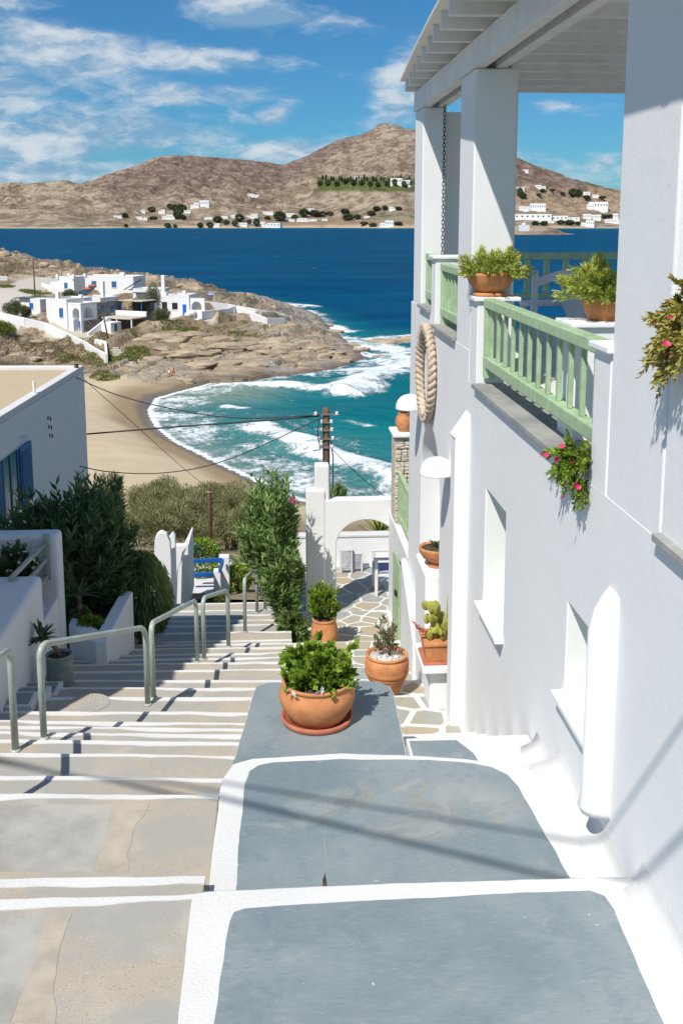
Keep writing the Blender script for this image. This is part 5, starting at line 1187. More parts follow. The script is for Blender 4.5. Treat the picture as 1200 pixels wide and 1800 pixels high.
# ================================================================== left house
u = Vector((.38, 8.2, 0)).normalized(); v = Vector((-u.y, u.x, 0)); A0 = Vector((-5.92, 32, 0)); ZR = HC-4.5
t = thing('left_house', 'white flat roofed house with blue shutters at the left edge', 'house', (-9, 27, -8))
def lp(s, o): return A0 - u*s + v*o
pts = [lp(0,0), lp(0,8), lp(14,8), lp(14,0)]
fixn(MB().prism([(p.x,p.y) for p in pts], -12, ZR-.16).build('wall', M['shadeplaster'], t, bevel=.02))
for a, b, c_, d_ in ((0,14,0,.26),(0,.26,.26,7.74),(13.74,14,.26,7.74),(0,14,7.74,8)):
    pts = [lp(a,c_), lp(a,d_), lp(b,d_), lp(b,c_)]; fixn(MB().prism([(p.x,p.y) for p in pts], ZR-.158, ZR+.02).build('parapet', M['limewash'], t, bevel=.03))
m_, nt_, bs_, pos_ = newmat('roof_gravel'); n_ = nt_.noise(pos_, 14, 4, .7); nt_.l.new(nt_.mix(n_, (.43,.31,.18), (.62,.51,.36)), bs_.inputs['Base Color']); bs_.inputs['Roughness'].default_value = .95; bump(nt_, bs_, n_, .8, .03)
pts = [lp(.27,.27), lp(.27,7.73), lp(13.73,7.73), lp(13.73,.27)]; fixn(MB().prism([(p.x,p.y) for p in pts], ZR-.157, ZR-.09).build('roof', m_, t))
zt_, zb_ = HC-5.5, HC-6.95
def shutter(s0, s1, off):
    pts = [lp(s0,-off), lp(s1,-off), lp(s1,-off-.05), lp(s0,-off-.05)]
    sh = fixn(MB().prism([(p.x,p.y) for p in pts][::-1], zb_, zt_).build('shutter', M['shutter'], t, bevel=.005)); mb = MB()
    for k in range(26):
        z = zb_+.09+k*(zt_-zb_-.18)/26; mb.bar(lp(s0+.08,-off-.058)+Vector((0,0,z)), lp(s1-.08,-off-.058)+Vector((0,0,z)), .02, .028)
    mb.build('slats', M['shutter'], sh)['kind'] = 'stuff'
shutter(6.30, 7.25, .03); shutter(8.75, 9.6, .03)
pts = [lp(7.35,-.001), lp(8.6,-.001), lp(8.6,-.03), lp(7.35,-.03)]; wn = fixn(MB().prism([(p.x,p.y) for p in pts][::-1], zb_, zt_).build('window', M['glassdark'], t))
for s_ in (7.35, 7.94, 8.5): pts = [lp(s_,-.031), lp(s_+.08,-.031), lp(s_+.08,-.05), lp(s_,-.05)]; fixn(MB().prism([(p.x,p.y) for p in pts][::-1], zb_, zt_).build('frame', M['shutter'], wn))
MB().tube([lp(6.9,-.02)+Vector((0,0,zt_+.22)), lp(6.9,-.15)+Vector((0,0,zt_+.24)), lp(6.9,-.16)+Vector((0,0,zt_+.12))], .03, 8).build('wall_light', M['lampwhite'], t)
MB().tube([lp(5.2,.1)+Vector((0,0,ZR-.1)), lp(5.2,.1)+Vector((0,0,ZR+.35))], .035, 8).build('vent_pipe', M['lampwhite'], t)
MB().lathe([(0,0),(.05,0),(.07,.04),(.05,.08),(.06,.11),(0,.13)], lp(.6,.08)+Vector((0,0,ZR+.02)), 12).build('insulator', M['iron'], t)
for k in range(3):
    for j in range(2): MB().obox(lp(4.4-.05*k-.25*j,-.012)+Vector((0,0,HC-5.3-.25*k-.07*j)), u*.03, v*.01, Vector((0,0,.05))).build('wall_ornament', M['iron'], t)

# ================================================================== poles and cables
px_, py_ = 1.55, 30.0
g = HC-11; ptop = P(573, 716, Y=py_)
t = thing('utility_pole', 'wooden utility pole with insulators behind the arched wall', 'pole', (ptop.x, py_, g))
MB().tube([(ptop.x, py_, g-1), (ptop.x, py_, ptop.z-.1), (ptop.x, py_, ptop.z)], [.13,.105,.08], 14).build('shaft', M['wood'], t, smooth=True)
for py, w_ in ((727,.42),(741,.20),(755,.22),(770,.26),(785,.22)):
    z = P(573,py,Y=py_).z
    MB().bar((ptop.x-w_, py_-.13, z), (ptop.x+w_*.8, py_-.13, z), .04, .05).build('bracket', M['galv'], t)
    for s_ in (-1,1): MB().lathe([(0,-.05),(.04,-.05),(.055,-.02),(.035,0),(.055,.02),(.04,.05),(0,.06)], (ptop.x+s_*w_*.75, py_-.15, z+.03), 10).build('insulator', M['lampwhite'], t, smooth=True)
MB().tube([(ptop.x+.13, py_-.1, ptop.z-1.0), (ptop.x+.2, py_-.12, ptop.z-1.5), (ptop.x+.16, py_-.1, g)], .02, 6).build('drop_cable', M['cable'], t)
MB().tube([P(562,735,Y=29.8), P(558,755,Y=29.7), P(560,775,Y=29.7), P(563,790,Y=29.7), P(551,792,Y=29.7)], .018, 6).build('drop_cable', M['cable'], t)
pb = P(368, 853, Y=45); t2 = hz(pb.x, 45)
t = thing('wooden_post', 'short brown wooden post with rope before the tamarisk bushes', 'post', (pb.x, 45, t2))
MB().tube([(pb.x, 45, t2-.5), (pb.x, 45, pb.z-.1), (pb.x, 45, pb.z)], [.10,.085,.075], 12).build('shaft', M['wood'], t, smooth=True); MB().tube([(pb.x+.1*math.cos(a_*.4488), 45+.1*math.sin(a_*.4488), pb.z-.3) for a_ in range(15)], .02, 6).build('rope_ring', M['rope'], t)
MB().tube([(pb.x-.05,45,pb.z-.3), P(352,945,Y=45.5)], .012, 5).build('stay_wire', M['galv'], t)
def cable(label, pts, r=.012, n=6):
    P_ = [Vector(p) for p in pts]; path_ = []
    for i in range(len(P_)-1):
        for k in range(12):
            tq = k/12; p0 = P_[max(i-1,0)]; p1 = P_[i]; p2 = P_[i+1]; p3 = P_[min(i+2,len(P_)-1)]
            path_.append(.5*((2*p1)+(p2-p0)*tq+(2*p0-5*p1+4*p2-p3)*tq*tq+(3*p1-p0-3*p2+p3)*tq**3))
    path_.append(P_[-1]); o = MB().tube(path_, r, n).build('overhead_cable', M['cable'], None, smooth=True); tag(o, label, 'cable', 'overhead cables'); return o
cable('thin dark cable sagging from the left roof corner to the utility pole', [P(121,657,Y=31), P(200,692,Y=30.8), P(300,718,Y=30.5), P(420,735,Y=30.2), P(562,729,Y=29.85)], .016)
cable('thick nearly level black cable from the left house wall to the utility pole', [P(153,763,Y=31.5), P(300,751,Y=31), P(440,741,Y=30.4), P(562,731,Y=29.85)], .026)
cable('low sagging black cable passing over the beach from the oleander to the pole', [P(125,815,Y=31), P(190,829,Y=30.8), P(290,831,Y=30.5), P(400,808,Y=30.2), P(560,737,Y=29.85)], .016)
cable('very thin wire from the left roof corner down to the wooden post', [P(145,664,Y=31.9), P(230,740,Y=36), P(310,812,Y=41), P(366,859,Y=44.9)], .010)
cable('thin cable dropping right from the utility pole behind the arched wall', [P(580,786,Y=29.9), P(630,835,Y=27), P(700,893,Y=24)], .010)
for k, z0 in enumerate((0, .32)):                            # two service cables overhead that cast the soft stripes on the slab and wall
    S = -SUNV; h = 6.5
    a = P(430, 1412-30*k, Z=-.197); b = P(960, 1540-70*k, Z=-.197)
    ta = (h)/SUNV.z; a2 = a + SUNV*ta; b2 = b + SUNV*ta; d = (b2-a2).normalized()
    cable('service cable stretched above the stairs, ' + ('lower of the pair' if k == 0 else 'upper of the pair') + ', seen by its shadow', [a2-d*9, a2, b2, b2+d*9], .022 if k == 0 else .014)

# ================================================================== shrubs below the stairs
def tamarisk(label, x, y, rx, rz, seed, n=9000, mat='leaf_tam', ln=.22, wd=.035, group='tamarisk trees behind the beach', name='tamarisk_tree', gz=None):
    g = hz(x, y) if gz is None else gz; t = thing(name, label, 'tree', (x, y, g), 0, group)
    p0, d0, t0 = [], [], []
    r = random.Random(seed)
    for k in range(9):
        a = r.random()*6.28; q = r.random()**.5; c_ = (x+rx*.62*q*math.cos(a), y+rx*.62*q*math.sin(a), g+rz*r.uniform(.38,.74)); s_ = r.uniform(.38,.55)
        p, d, tt = blob_leaves(c_, (rx*s_, rx*s_, rz*s_*.62), n//9, ln, wd, seed+k, .4, .55); p0.append(p); d0.append(d); t0.append(tt*.75+.25*r.random())
    p = np.concatenate(p0); m = len(p); link('crown', leaf_mesh('crown', p, np.concatenate(d0)+np.array((0,0,.5)), ln*(.6+.7*rng.random(m)), wd*(.7+.6*rng.random(m)), np.concatenate(t0)), M[mat], t)
    mb = MB()
    for k in range(5):
        a = r.random()*6.28; mb.tube([(x+.1*math.cos(a), y+.1*math.sin(a), g-.3), (x+rx*.2*math.cos(a), y+rx*.2*math.sin(a), g+rz*.4), (x+rx*.5*math.cos(a+.3), y+rx*.5*math.sin(a+.3), g+rz*.72)], [.12,.08,.03], 6)
    mb.build('trunk', M['bark'], t)
def gx(px, Y): return P(px, 600, Y=Y).x
for i, (px, Y, rx, rz, lab) in enumerate([(262,62,2.3,3.4,'olive brown tamarisk bush at the left end of the row behind the beach'),(305,60,2.4,3.6,'second tamarisk bush from the left in the row behind the beach'),(345,57,2.2,3.3,'tamarisk bush just left of the wooden post'),(385,58,2.2,3.4,'tamarisk bush just right of the wooden post'),(425,55,2.0,3.6,'tamarisk bush at the right end of the row next to the oleander'),
        (330,50,2.2,2.6,'low dry tamarisk in front of the row, left of the post'),(400,48,2.2,2.4,'low dry tamarisk in front of the row, right of the post'),(285,47,2.0,2.4,'low dry tamarisk behind the white curved wall'),(455,46,2.0,2.6,'low tamarisk hidden behind the tall oleander'),(186,40,.85,3.6,'slender tamarisk beside the left house wall'),(205,44,.9,2.2,'sparse brownish tamarisk beside the slender one')]):
    tamarisk(lab, gx(px, Y), Y, rx, rz, 50+i, 12000 if i < 5 else 7000)
def bush(label, px, py, Y, r, n, mat, seed, ln=.09, wd=.03, fl=None, name='green_bush'):
    c_ = P(px, py, Y=Y); t = thing(name, label, 'bush', (c_.x, Y, c_.z-r[2])); blob(t, tuple(c_), r, n, ln, wd, M[mat], seed)
    if fl is not None:
        d = unit(60); d = d[d[:,1] < .2]; flowers(t, [tuple(np.array(c_)+x*np.array(r)*.85) for x in d[:26]], .035, M[fl], petals=6)
    MB().tube([(c_.x, Y, c_.z-r[2]-1.0), (c_.x, Y, c_.z)], [.05,.02], 6).build('stems', M['bark'], t)
bush('bright green bush behind the blue rails', 352, 972, 23.5, (.55,.5,.42), 2600, 'leaf_bright', 61)
bush('dark green hedge behind the left end of the blue rails', 338, 985, 22.5, (.38,.4,.45), 1800, 'leaf_dark', 62)
bush('yellow flowering bush behind the white fence posts', 418, 1020, 20.6, (.32,.35,.40), 2400, 'leaf_bright', 63, .08, .025, 'petal_yellow')
bush('low yellow flowering bush seen between the blue rails', 355, 1000, 21.2, (.45,.3,.25), 1500, 'leaf_bright', 64, .08, .025, 'petal_yellow')
bush('small light green weed clump at the foot of the white post', 382, 1052, 18.7, (.22,.2,.12), 1200, 'leaf_grass', 65, .07, .012)
for px, py, Y, lab in ((667,925,20.6,'spiky pale green yucca behind the patio back wall'),(432,985,24,'spiky grey green agave beyond the yellow flowers')):
    c_ = P(px, py+14, Y=Y); t = thing('yucca_plant', lab, 'plant', (c_.x, Y, c_.z-.3)); spikes(t, tuple(c_), 38, .75, .06, M['leaf_succ'] if px > 600 else M['leaf_agave'], (.2,.95), px, curl=.1); MB().tube([tuple(c_-Vector((0,0,1.2))), tuple(c_)], .07, 7).build('stem', M['bark'], t)
# ================================================================== houses on the headland
def terr_hit(px, py):
    d = ray(px, py); tt = np.linspace(60, 360, 1500)/d.y; X = d.x*tt; Y = d.y*tt; Z = HC + d.z*tt
    z, _ = terrain(X[None], Y[None], False); i = int(np.argmax(z[0] >= Z)) if (z[0] >= Z).any() else -1
    return Vector((X[i], Y[i], Z[i]))
ORD = ['', 'first','second','third','fourth','fifth','sixth','seventh','eighth','ninth','tenth','eleventh','twelfth','thirteenth','fourteenth','fifteenth','sixteenth','seventeenth','eighteenth','nineteenth']
def ordinal(n):
    if n < 20: return ORD[n]
    t_ = ['', '', 'twenty', 'thirty', 'forty', 'fifty', 'sixty'][n//10]; return t_ + '-' + ORD[n % 10] if n % 10 else t_.replace('ty', 'tieth')
M['hwhite'] = plaster('far_white_plaster', (.80,.80,.79), .04, .01); M['roofcream'] = simple('cream_flat_roof', (.58,.52,.44), .9, .1, 2)
M['greystone'] = simple('grey_rubble_stone', (.34,.31,.28), .9, .3, 2.2, bumpd=.06, bscale=3)
M['fblue'] = simple('deep_blue_door', (.015,.13,.50), .45, .05); M['slate'] = simple('solar_panel', (.05,.07,.12), .2, .1)
def lbox(par, nm, mat, x0, x1, y0, y1, z0, z1, bev=.06): return fixn(MB().box(x0,x1,y0,y1,z0,z1).build(nm, M[mat], par, local=True, bevel=bev))
def lroof(par, x0, x1, y0, y1, z, rim=.25, hgt=.28):
    r_ = lbox(par, 'roof', 'roofcream', x0+rim, x1-rim, y0+rim, y1-rim, z-.02, z+.06, 0)
    for a in ((x0,x1,y0,y0+rim),(x0,x1,y1-rim,y1),(x0,x0+rim,y0+rim,y1-rim),(x1-rim,x1,y0+rim,y1-rim)): fixn(MB().box(*a, z-.01, z+hgt).build('parapet', M['hwhite'], r_, local=True, bevel=.05))
def win(par, face, a, z, w_, h_, at, nm='window', mat='shutter', depth=.12):      # face 'f' (local -y) or 's' (local +x)
    if face == 'f': o = MB().box(a-w_/2, a+w_/2, at-.05, at+depth, z, z+h_); p_ = MB().box(a-w_/2-.1, a+w_/2+.1, at-.08, at+.02, z-.12, z-.002)
    else: o = MB().box(at-depth, at+.05, a-w_/2, a+w_/2, z, z+h_); p_ = MB().box(at-.02, at+.08, a-w_/2-.1, a+w_/2+.1, z-.12, z-.002)
    q_ = o.build(nm, M[mat], par, local=True)
    if nm == 'window': p_.build('sill', M['hwhite'], q_, local=True)
def lcut(o, face, a, z0, zs, hw, at, dep=1.6, n=12):
    pts = [(-hw, z0), (hw, z0)] + [(hw*math.cos(PI*k/n), zs+hw*math.sin(PI*k/n)) for k in range(n+1)]
    if face == 'f': c_ = MB().extr([(a+x, at-.5, z) for x, z in pts], (0, dep+.5, 0))
    else: c_ = MB().extr([(at-dep, a+x, z) for x, z in pts], (dep+.5, 0, 0))
    cc = fixn(c_.build('cutter', None)); cc.parent = o.parent; bpy.context.view_layer.update(); cut(o, [cc]); fixn(o)
HL = {}
def hl(key, px, py, dz=0): p = terr_hit(px, py); p.z += dz; HL[key] = p; return p
def yard(p, r, r2=None): _yards.append((p.x-r, p.x+r, p.y-(r2 or r), p.y+(r2 or r)))
p1_ = hl('h1', 144, 586)
h1 = thing('seaside_house', 'two storey white house with arched loggias and blue door on the headland', 'house', p1_, R(-30), 'white houses on the headland')
A = lbox(h1, 'wall', 'hwhite', -7.6, 0, 0, 4.4, -2, 5.1, 0)
lcut(A, 'f', -1.15, 2.6, 3.75, .75, 0); lcut(A, 'f', -1.0, .02, 2.0, .8, 0, 1.2); lcut(A, 's', 2.1, 2.6, 3.4, 1.35, 0)
lroof(h1, -3.4, 0, 0, 4.4, 5.12); lbox(h1, 'wall', 'hwhite', -7.7, -2.9, -.35, 6.5, -2, 5.75); lroof(h1, -7.7, -2.9, -.35, 6.5, 5.77)
win(h1, 'f', -4.2, 2.7, .9, 1.7, -.35); win(h1, 'f', -1.1, 2.75, .5, 1.2, 1.55); win(h1, 'f', -.95, .02, 1.0, 2.0, 1.15, 'door', 'fblue')
lbox(h1, 'stone_wall', 'greystone', -.9, -.06, 4.42, 11.5, -2, 5.2); lbox(h1, 'wall', 'hwhite', -7, -.95, 6.6, 12, -2, 5.6); lroof(h1, -7, -.95, 6.6, 12, 5.62)
win(h1, 's', 6.1, 2.5, .9, 2.0, -.06); win(h1, 's', 8.8, 2.9, .9, 1.4, -.06)
lbox(h1, 'stone_wall', 'greystone', -.05, .03, .6, 4.3, -1, 2.2, .02)
fixn(MB().extr([(2.2,-1.2,-2),(2.2,-1.2,.3),(2.2,4.3,2.6),(2.2,5.2,2.6),(2.2,5.2,-2)], (.35,0,0)).build('stair_wall', M['hwhite'], h1, local=True, bevel=.05))
lbox(h1, 'wall', 'hwhite', 2.6, 4.8, 2.2, 5.2, -2, 1.9); win(h1, 's', 3.6, .2, .8, 1.4, 4.8)
lbox(h1, 'porch_wall', 'greystone', .1, 6.6, 9.4, 9.9, -2, 2.2); lbox(h1, 'porch_roof', 'roofcream', 0, 7, 5.4, 10, 2.25, 2.5); lbox(h1, 'porch_parapet', 'hwhite', 0, 7.1, 9.6, 10, 2.5, 3.4)
for x in (.4, 3.4, 6.7): lbox(h1, 'porch_post', 'hwhite', x, x+.25, 5.5, 5.75, -2, 2.25)
for x, y in ((.6,10.6),(5.2,10.6),(5.2,14),(.6,14)): lbox(h1, 'pergola_post', 'fblue', x, x+.18, y, y+.18, 2, 5.1)
lbox(h1, 'pergola_roof', 'roofcream', .2, 5.8, 10.2, 14.6, 5.1, 5.25); lbox(h1, 'wall', 'hwhite', .2, 5.6, 14.4, 15, -2, 4.6)
for x, y, z, hh in ((-1.6,8.2,5.6,3.3),(-6.2,1.2,5.75,1.5),(-3.6,4.4,5.75,.8)): lbox(h1, 'chimney', 'hwhite', x-.35, x+.35, y-.35, y+.35, z, z+hh, .15)
yard(p1_, 5)
p2_ = hl('h2', 333, 556)
h2 = thing('seaside_house', 'single storey white house with round arch, blue door and chimney on the headland', 'house', p2_, R(-14), 'white houses on the headland')
B = lbox(h2, 'wall', 'hwhite', -4.2, 0, 0, 5, -2, 3.9, 0); lroof(h2, -4.2, 0, 0, 5, 3.92)
win(h2, 'f', -2.9, 1.3, 1.1, 1.3, 0, 'window', 'glassdark'); win(h2, 'f', -.95, .2, .75, 2.1, 0, 'door', 'fblue'); 
lbox(h2, 'wall', 'hwhite', -9, -4.22, 1.6, 7, -2, 3.5); lroof(h2, -9, -4.22, 1.6, 7, 3.52); win(h2, 'f', -5.6, .6, 1.1, 2.0, 1.6, 'window', 'glassdark')
arcw = lbox(h2, 'arch_wall', 'hwhite', .02, 3.0, .4, .9, -2, 3.5, 0); lcut(arcw, 'f', 1.35, 1.2, 1.9, 1.0, .4, 1.2)
lbox(h2, 'terrace_wall', 'hwhite', .02, 3.4, -2.5, -2.1, -2, 1.0); lbox(h2, 'terrace_wall', 'hwhite', -4.4, -.3, -3.2, -2.8, -2, .9); lbox(h2, 'terrace_floor', 'hwhite', -4.4, 3.4, -2.78, -.02, -2, .1)
fixn(MB().tube([(.4,-3.4,-.6),(.6,-3.2,.5),(1.3,-3.0,.95),(2.2,-2.9,.9)], .55, 8).build('dome_oven', M['hwhite'], h2, local=True, smooth=True))
for x, y, z, hh in ((-6.6,4,3.5,4.2),(-2.2,3.8,3.9,.8)): lbox(h2, 'chimney', 'hwhite', x-.35, x+.35, y-.35, y+.35, z, z+hh, .12)
lbox(h2, 'chimney_base', 'hwhite', -7.4, -5.8, 3.2, 4.8, 3.5, 4.4)
yard(p2_, 4)
p3_ = hl('h3', 131, 516)
h3 = thing('seaside_house', 'small cube white house with raised roof corners behind the loggia house', 'house', p3_, R(-25), 'white houses on the headland')
lbox(h3, 'wall', 'hwhite', -4, 0, 0, 4, -2, 3.2)
lroof(h3, -4, 0, 0, 4, 3.22)
for x, y in ((-4,0),(0,0),(0,4),(-4,4)): lbox(h3, 'corner_post', 'hwhite', x-.3, x+.3, y-.3, y+.3, 3.0, 3.95)
lbox(h3, 'wall', 'hwhite', -6.4, -4.2, .5, 3, -2, 2.2); win(h3, 'f', -2, 1, .8, 1.2, 0)
p4_ = hl('h4', 160, 512)
h4 = thing('seaside_house', 'long low white house with blue windows at the back of the headland', 'house', p4_, R(-18), 'white houses on the headland')
lbox(h4, 'wall', 'hwhite', -2.6, 10, 0, 6, -2, 3.0); lroof(h4, -2.6, 10, 0, 6, 3.02); lbox(h4, 'wall', 'hwhite', -4, -2.62, -1.2, 4, -2, 2.9)
for x in (.8, 5.5): win(h4, 'f', x, .9, 1.1, 1.3, 0)
fixn(MB().extr([(8.6,-1.6,.6),(11.8,-.8,2.6),(11.8,.3,2.6),(8.6,-.5,.6)], (0,0,.12)).build('solar_panel', M['slate'], h4, local=True)); lbox(h4, 'water_tank', 'hwhite', 5.2, 6.4, 3, 3.8, 3.1, 3.9, .2)
p5_ = hl('h5', 72, 553)
h5 = thing('seaside_house', 'tiny white annex with one blue window left of the loggia house', 'house', p5_, R(-22), 'white houses on the headland')
lbox(h5, 'wall', 'hwhite', -4.6, 0, 0, 3.6, -2, 2.5); lroof(h5, -4.6, 0, 0, 3.6, 2.52); win(h5, 'f', -1.9, 1.0, .8, 1.1, 0, 'window', 'fblue'); lbox(h5, 'canopy', 'slate', -5.5, -2.2, -.6, 3.0, 2.9, 3.0)
p6_ = hl('h6', 262, 540)
h6 = thing('seaside_house', 'white flat roofed house behind the olive trees on the headland', 'house', p6_, R(-14), 'white houses on the headland')
lbox(h6, 'wall', 'hwhite', -4.5, 1.5, 3, 8, -2, 3.2); lroof(h6, -4.5, 1.5, 3, 8, 3.22); lbox(h6, 'wall', 'hwhite', -9, -4.6, 6, 10, -2, 2.6); lroof(h6, -9, -4.6, 6, 10, 2.62)
lbox(h6, 'canopy', 'slate', -4, -1, 1.2, 3.0, 2.7, 2.85); win(h6, 'f', .3, .6, .9, 1.4, 3, 'window', 'fblue')
for px, py, rz, lab in ((140,517,0,'left'),(150,511,.3,'right')):
    q_ = hl('sp', px+2, py+14); t = thing('solar_heater', lab + ' one of two blue solar panels on the roof of the loggia house', 'solar panel', q_+Vector((0,0,1.2)), R(-25))
    fixn(MB().extr([(-.8,0,0),(.8,0,0),(1.5,1.3,1.3),(-.1,1.3,1.3)], (0,.08,-.08)).build('panel', M['slate'], t, local=True)); MB().tube([(-.1,1.35,1.35),(1.5,1.35,1.35)], .28, 10).build('tank', M['terrared'], t, local=True, smooth=True)
# boundary walls and steps
def wall_line(label, pts, h=1.2, th=.4, mat='hwhite', grp=None):
    W_ = [terr_hit(*p) for p in pts]; t = thing('boundary_wall', label, 'wall', W_[0], 0, 'white boundary walls on the headland')
    for a, b in zip(W_[:-1], W_[1:]):
        d = (b-a); d.z = 0; n_ = Vector((-d.y, d.x, 0)).normalized()*th/2; pp = [a-n_, b-n_, b+n_, a+n_]
        fixn(MB().prism([(p.x,p.y) for p in pp], [a.z-2.5,b.z-2.5,b.z-2.5,a.z-2.5], [a.z+h,b.z+h,b.z+h,a.z+h]).build('wall', M[mat], t, bevel=.06))
wall_line('long white retaining wall stepping down in front of the loggia house', [(0,560),(45,570),(80,578),(125,600),(150,612),(165,622),(188,634)], 1.15)
wall_line('short white wall returning beside the headland steps', [(168,606),(186,610),(188,634)], 1.0)
wall_line('white terrace wall running out along the rocks from the arched house', [(352,562),(400,556),(415,550)], 1.6); wall_line('white angled wall on the rocks nearest the sea', [(416,551),(440,560),(468,572),(500,572)], 1.5); wall_line('white wall behind the flagpole on the headland', [(352,538),(400,543),(450,552),(500,560)], 1.1)
wall_line('low white wall along the headland road', [(75,503),(100,512),(122,520)], .7); wall_line('white garden wall at the left edge by the road', [(-10,492),(14,494)], 1.0)
t = thing('stone_steps', 'pale stone steps leading down from the loggia house to the rocks', 'steps', terr_hit(205,612))
for k in range(9):
    f_ = k/8; q_ = terr_hit(196+34*f_, 607+34*f_); fixn(MB().box(q_.x-.9, q_.x+.9, q_.y-.4, q_.y+.4, q_.z-1, q_.z+.08).build('step', M['roofcream'], t, bevel=.03))
for px, pyb, pyt, lab, tl in ((62,521,457,'tall dark utility pole on the headland road',0),(193,604,548,'thin leaning pole in front of the loggia house',-.9)):
    q_ = terr_hit(px, pyb); top = P(px, pyt, Y=q_.y); t = thing('utility_pole', lab, 'pole', q_); MB().tube([q_-Vector((0,0,.6)), (q_.x+tl, q_.y, top.z-.3), (q_.x+tl*1.05, q_.y, top.z)], [.15,.11,.09], 8).build('shaft', M['wood'], t, smooth=True); MB().bar((q_.x+tl-.4, q_.y, top.z-.5), (q_.x+tl+.4, q_.y, top.z-.5), .08, .1).build('bracket', M['wood'], t)
q_ = terr_hit(377, 545); zt_ = P(377,512,Y=q_.y).z
t = thing('flagpole', 'flagpole with small blue and white striped flag on the terrace', 'flag', q_); MB().tube([q_-Vector((0,0,.5)), (q_.x,q_.y,zt_)], .05, 6).build('shaft', M['lampwhite'], t)
for k in range(5): MB().add([(q_.x-1.3+.2*j, q_.y+.08*math.sin(j*1.2), zt_-.12-k*.15) for j in range(7)] + [(q_.x-1.3+.2*j, q_.y+.08*math.sin(j*1.2), zt_-.27-k*.15) for j in range(7)], [(j,j+1,j+8,j+7) for j in range(6)]).build('flag_stripe', M['fblue'] if k % 2 == 0 else M['petal_white'], t)
# olive and tamarisk trees between the houses, scrub, ground cover
for i, (px, py, rx, rz, lab) in enumerate([(248,566,2.0,5.2,'round olive tree left of the tall one between the headland houses'),(272,560,2.0,7.6,'tallest olive tree between the headland houses'),(284,572,1.9,3.6,'low olive bush right of the tall olive tree'),(122,531,1.5,3.0,'small grey olive beside the cube house'),(28,556,2.2,3.4,'spreading grey olive by the tiny annex'),(45,559,1.2,2.6,'smaller olive next to the tiny annex'),(8,588,2.4,2.6,'round straw coloured bush below the long retaining wall')]):
    q_ = terr_hit(px, py); tamarisk(lab, q_.x, q_.y, rx, rz, 90+i, 3600, 'leaf_olive' if i < 6 else 'leaf_grass', .34, .10, 'trees between the headland houses', 'olive_tree' if i < 6 else 'dry_bush', q_.z-.3)
def cover(label, px, py, wx, wy, n, mat, ln=.45, wd=.12, name='ground_cover'):
    c_ = terr_hit(px, py); a = rng.random(n)*2*PI; r = rng.random(n)**.5; X = c_.x + wx*r*np.cos(a)*(.7+.6*fbm(np.cos(a)*2, np.sin(a)*2, 2, px)); Y = c_.y + wy*r*np.sin(a)
    z, _ = terrain(X[None], Y[None]); p = np.stack([X, Y, z[0]-.05], 1); d = unit(n)*.8 + np.array((0,0,1.0))
    o = link(name, leaf_mesh(name, p, d, ln*(.4+.8*rng.random(n)), wd, rng.random(n)), M[mat]); o['kind'] = 'stuff'; tag(o, label, 'ground cover')
COVERS = [('green creeping plants on the rock below the arched house',318,578,3.4,3.0,2600,'leaf_grass'),('yellow green scrub beside the headland steps',236,622,2.6,5,2200,'leaf_grass'),('low green scrub below the long retaining wall',160,632,6,3.5,2600,'leaf_grass'),('dry grey scrub on the slope left of the steps',110,612,7,6,3000,'leaf_dry'),
    ('green hedge on the wall behind the loggia house',92,528,5.5,1.0,2400,'leaf_bright'),('green shrub patch by the road pole',62,514,3.2,2.5,1600,'leaf_grass'),('green creeper between the back houses',212,505,4.5,1.6,2200,'leaf_bright'),('green patch of grass at the left edge by the road',4,503,2.6,3,1200,'leaf_grass'),('green weeds on the sand edge below the rocks',185,668,2.2,2.0,900,'leaf_grass'),('olive scrub on the rocks in the middle of the headland',430,588,3.0,2.0,700,'leaf_grass'),('dry scrub along the top of the headland',110,478,16,9,3500,'leaf_dry'),('dry scrub on the left slope under the wall',40,610,8,6,3000,'leaf_dry')]
# boulders
def boulder_mesh(seed, n=18, m=10):
    r = np.random.default_rng(seed); mb = MB(); pl = [(unit(1)[0]*np.array((1,1,.8)), r.uniform(.55,.85)) for _ in range(11)]; vs = []
    for i in range(m+1):
        for j in range(n):
            th = PI*i/m; d = np.array((math.sin(th)*math.cos(2*PI*j/n), math.sin(th)*math.sin(2*PI*j/n), math.cos(th))); k = 1.0
            for q, o in pl:
                q = q/np.linalg.norm(q); c_ = d@q
                if c_ > .01: k = min(k, o/c_)
            k *= 1 + .10*(r.random()-.5); vs.append(tuple(d*k))
    mb.add(vs, [(i*n+j, (i+1)*n+j, (i+1)*n+(j+1)%n, i*n+(j+1)%n) for i in range(m) for j in range(n)]); return fixn_me(mb.mesh('boulder'))
def fixn_me(me):
    bm = bmesh.new(); bm.from_mesh(me); bmesh.ops.remove_doubles(bm, verts=bm.verts, dist=1e-3); bmesh.ops.recalc_face_normals(bm, faces=bm.faces); bm.to_mesh(me); bm.free(); return me
def mat_boulder():
    m, nt, bs, pos = newmat('tan_weathered_rock'); n2 = nt.noise(nt.mapping(pos, rot=(0,.2,R(25)), scale=(.3,.6,2.2)), .8, 7, .68, .5); n3 = nt.noise(pos, 2.4, 5, .7)
    c_ = nt.mix(nt.ramp(n2, .36, .66), (.31,.24,.165), (.53,.42,.285)); c_ = nt.mix(nt.math('MULTIPLY', nt.ramp(n3, .52, .74), .5), c_, (.24,.20,.155)); nt.l.new(c_, bs.inputs['Base Color']); bs.inputs['Roughness'].default_value = .92
    bump(nt, bs, nt.math('ADD', n2, nt.math('MULTIPLY', n3, .35)), .9, .35); return m
M['rock'] = mat_boulder(); bms = [boulder_mesh(s_) for s_ in range(6)]
for b_ in bms: b_.materials.append(M['rock'])
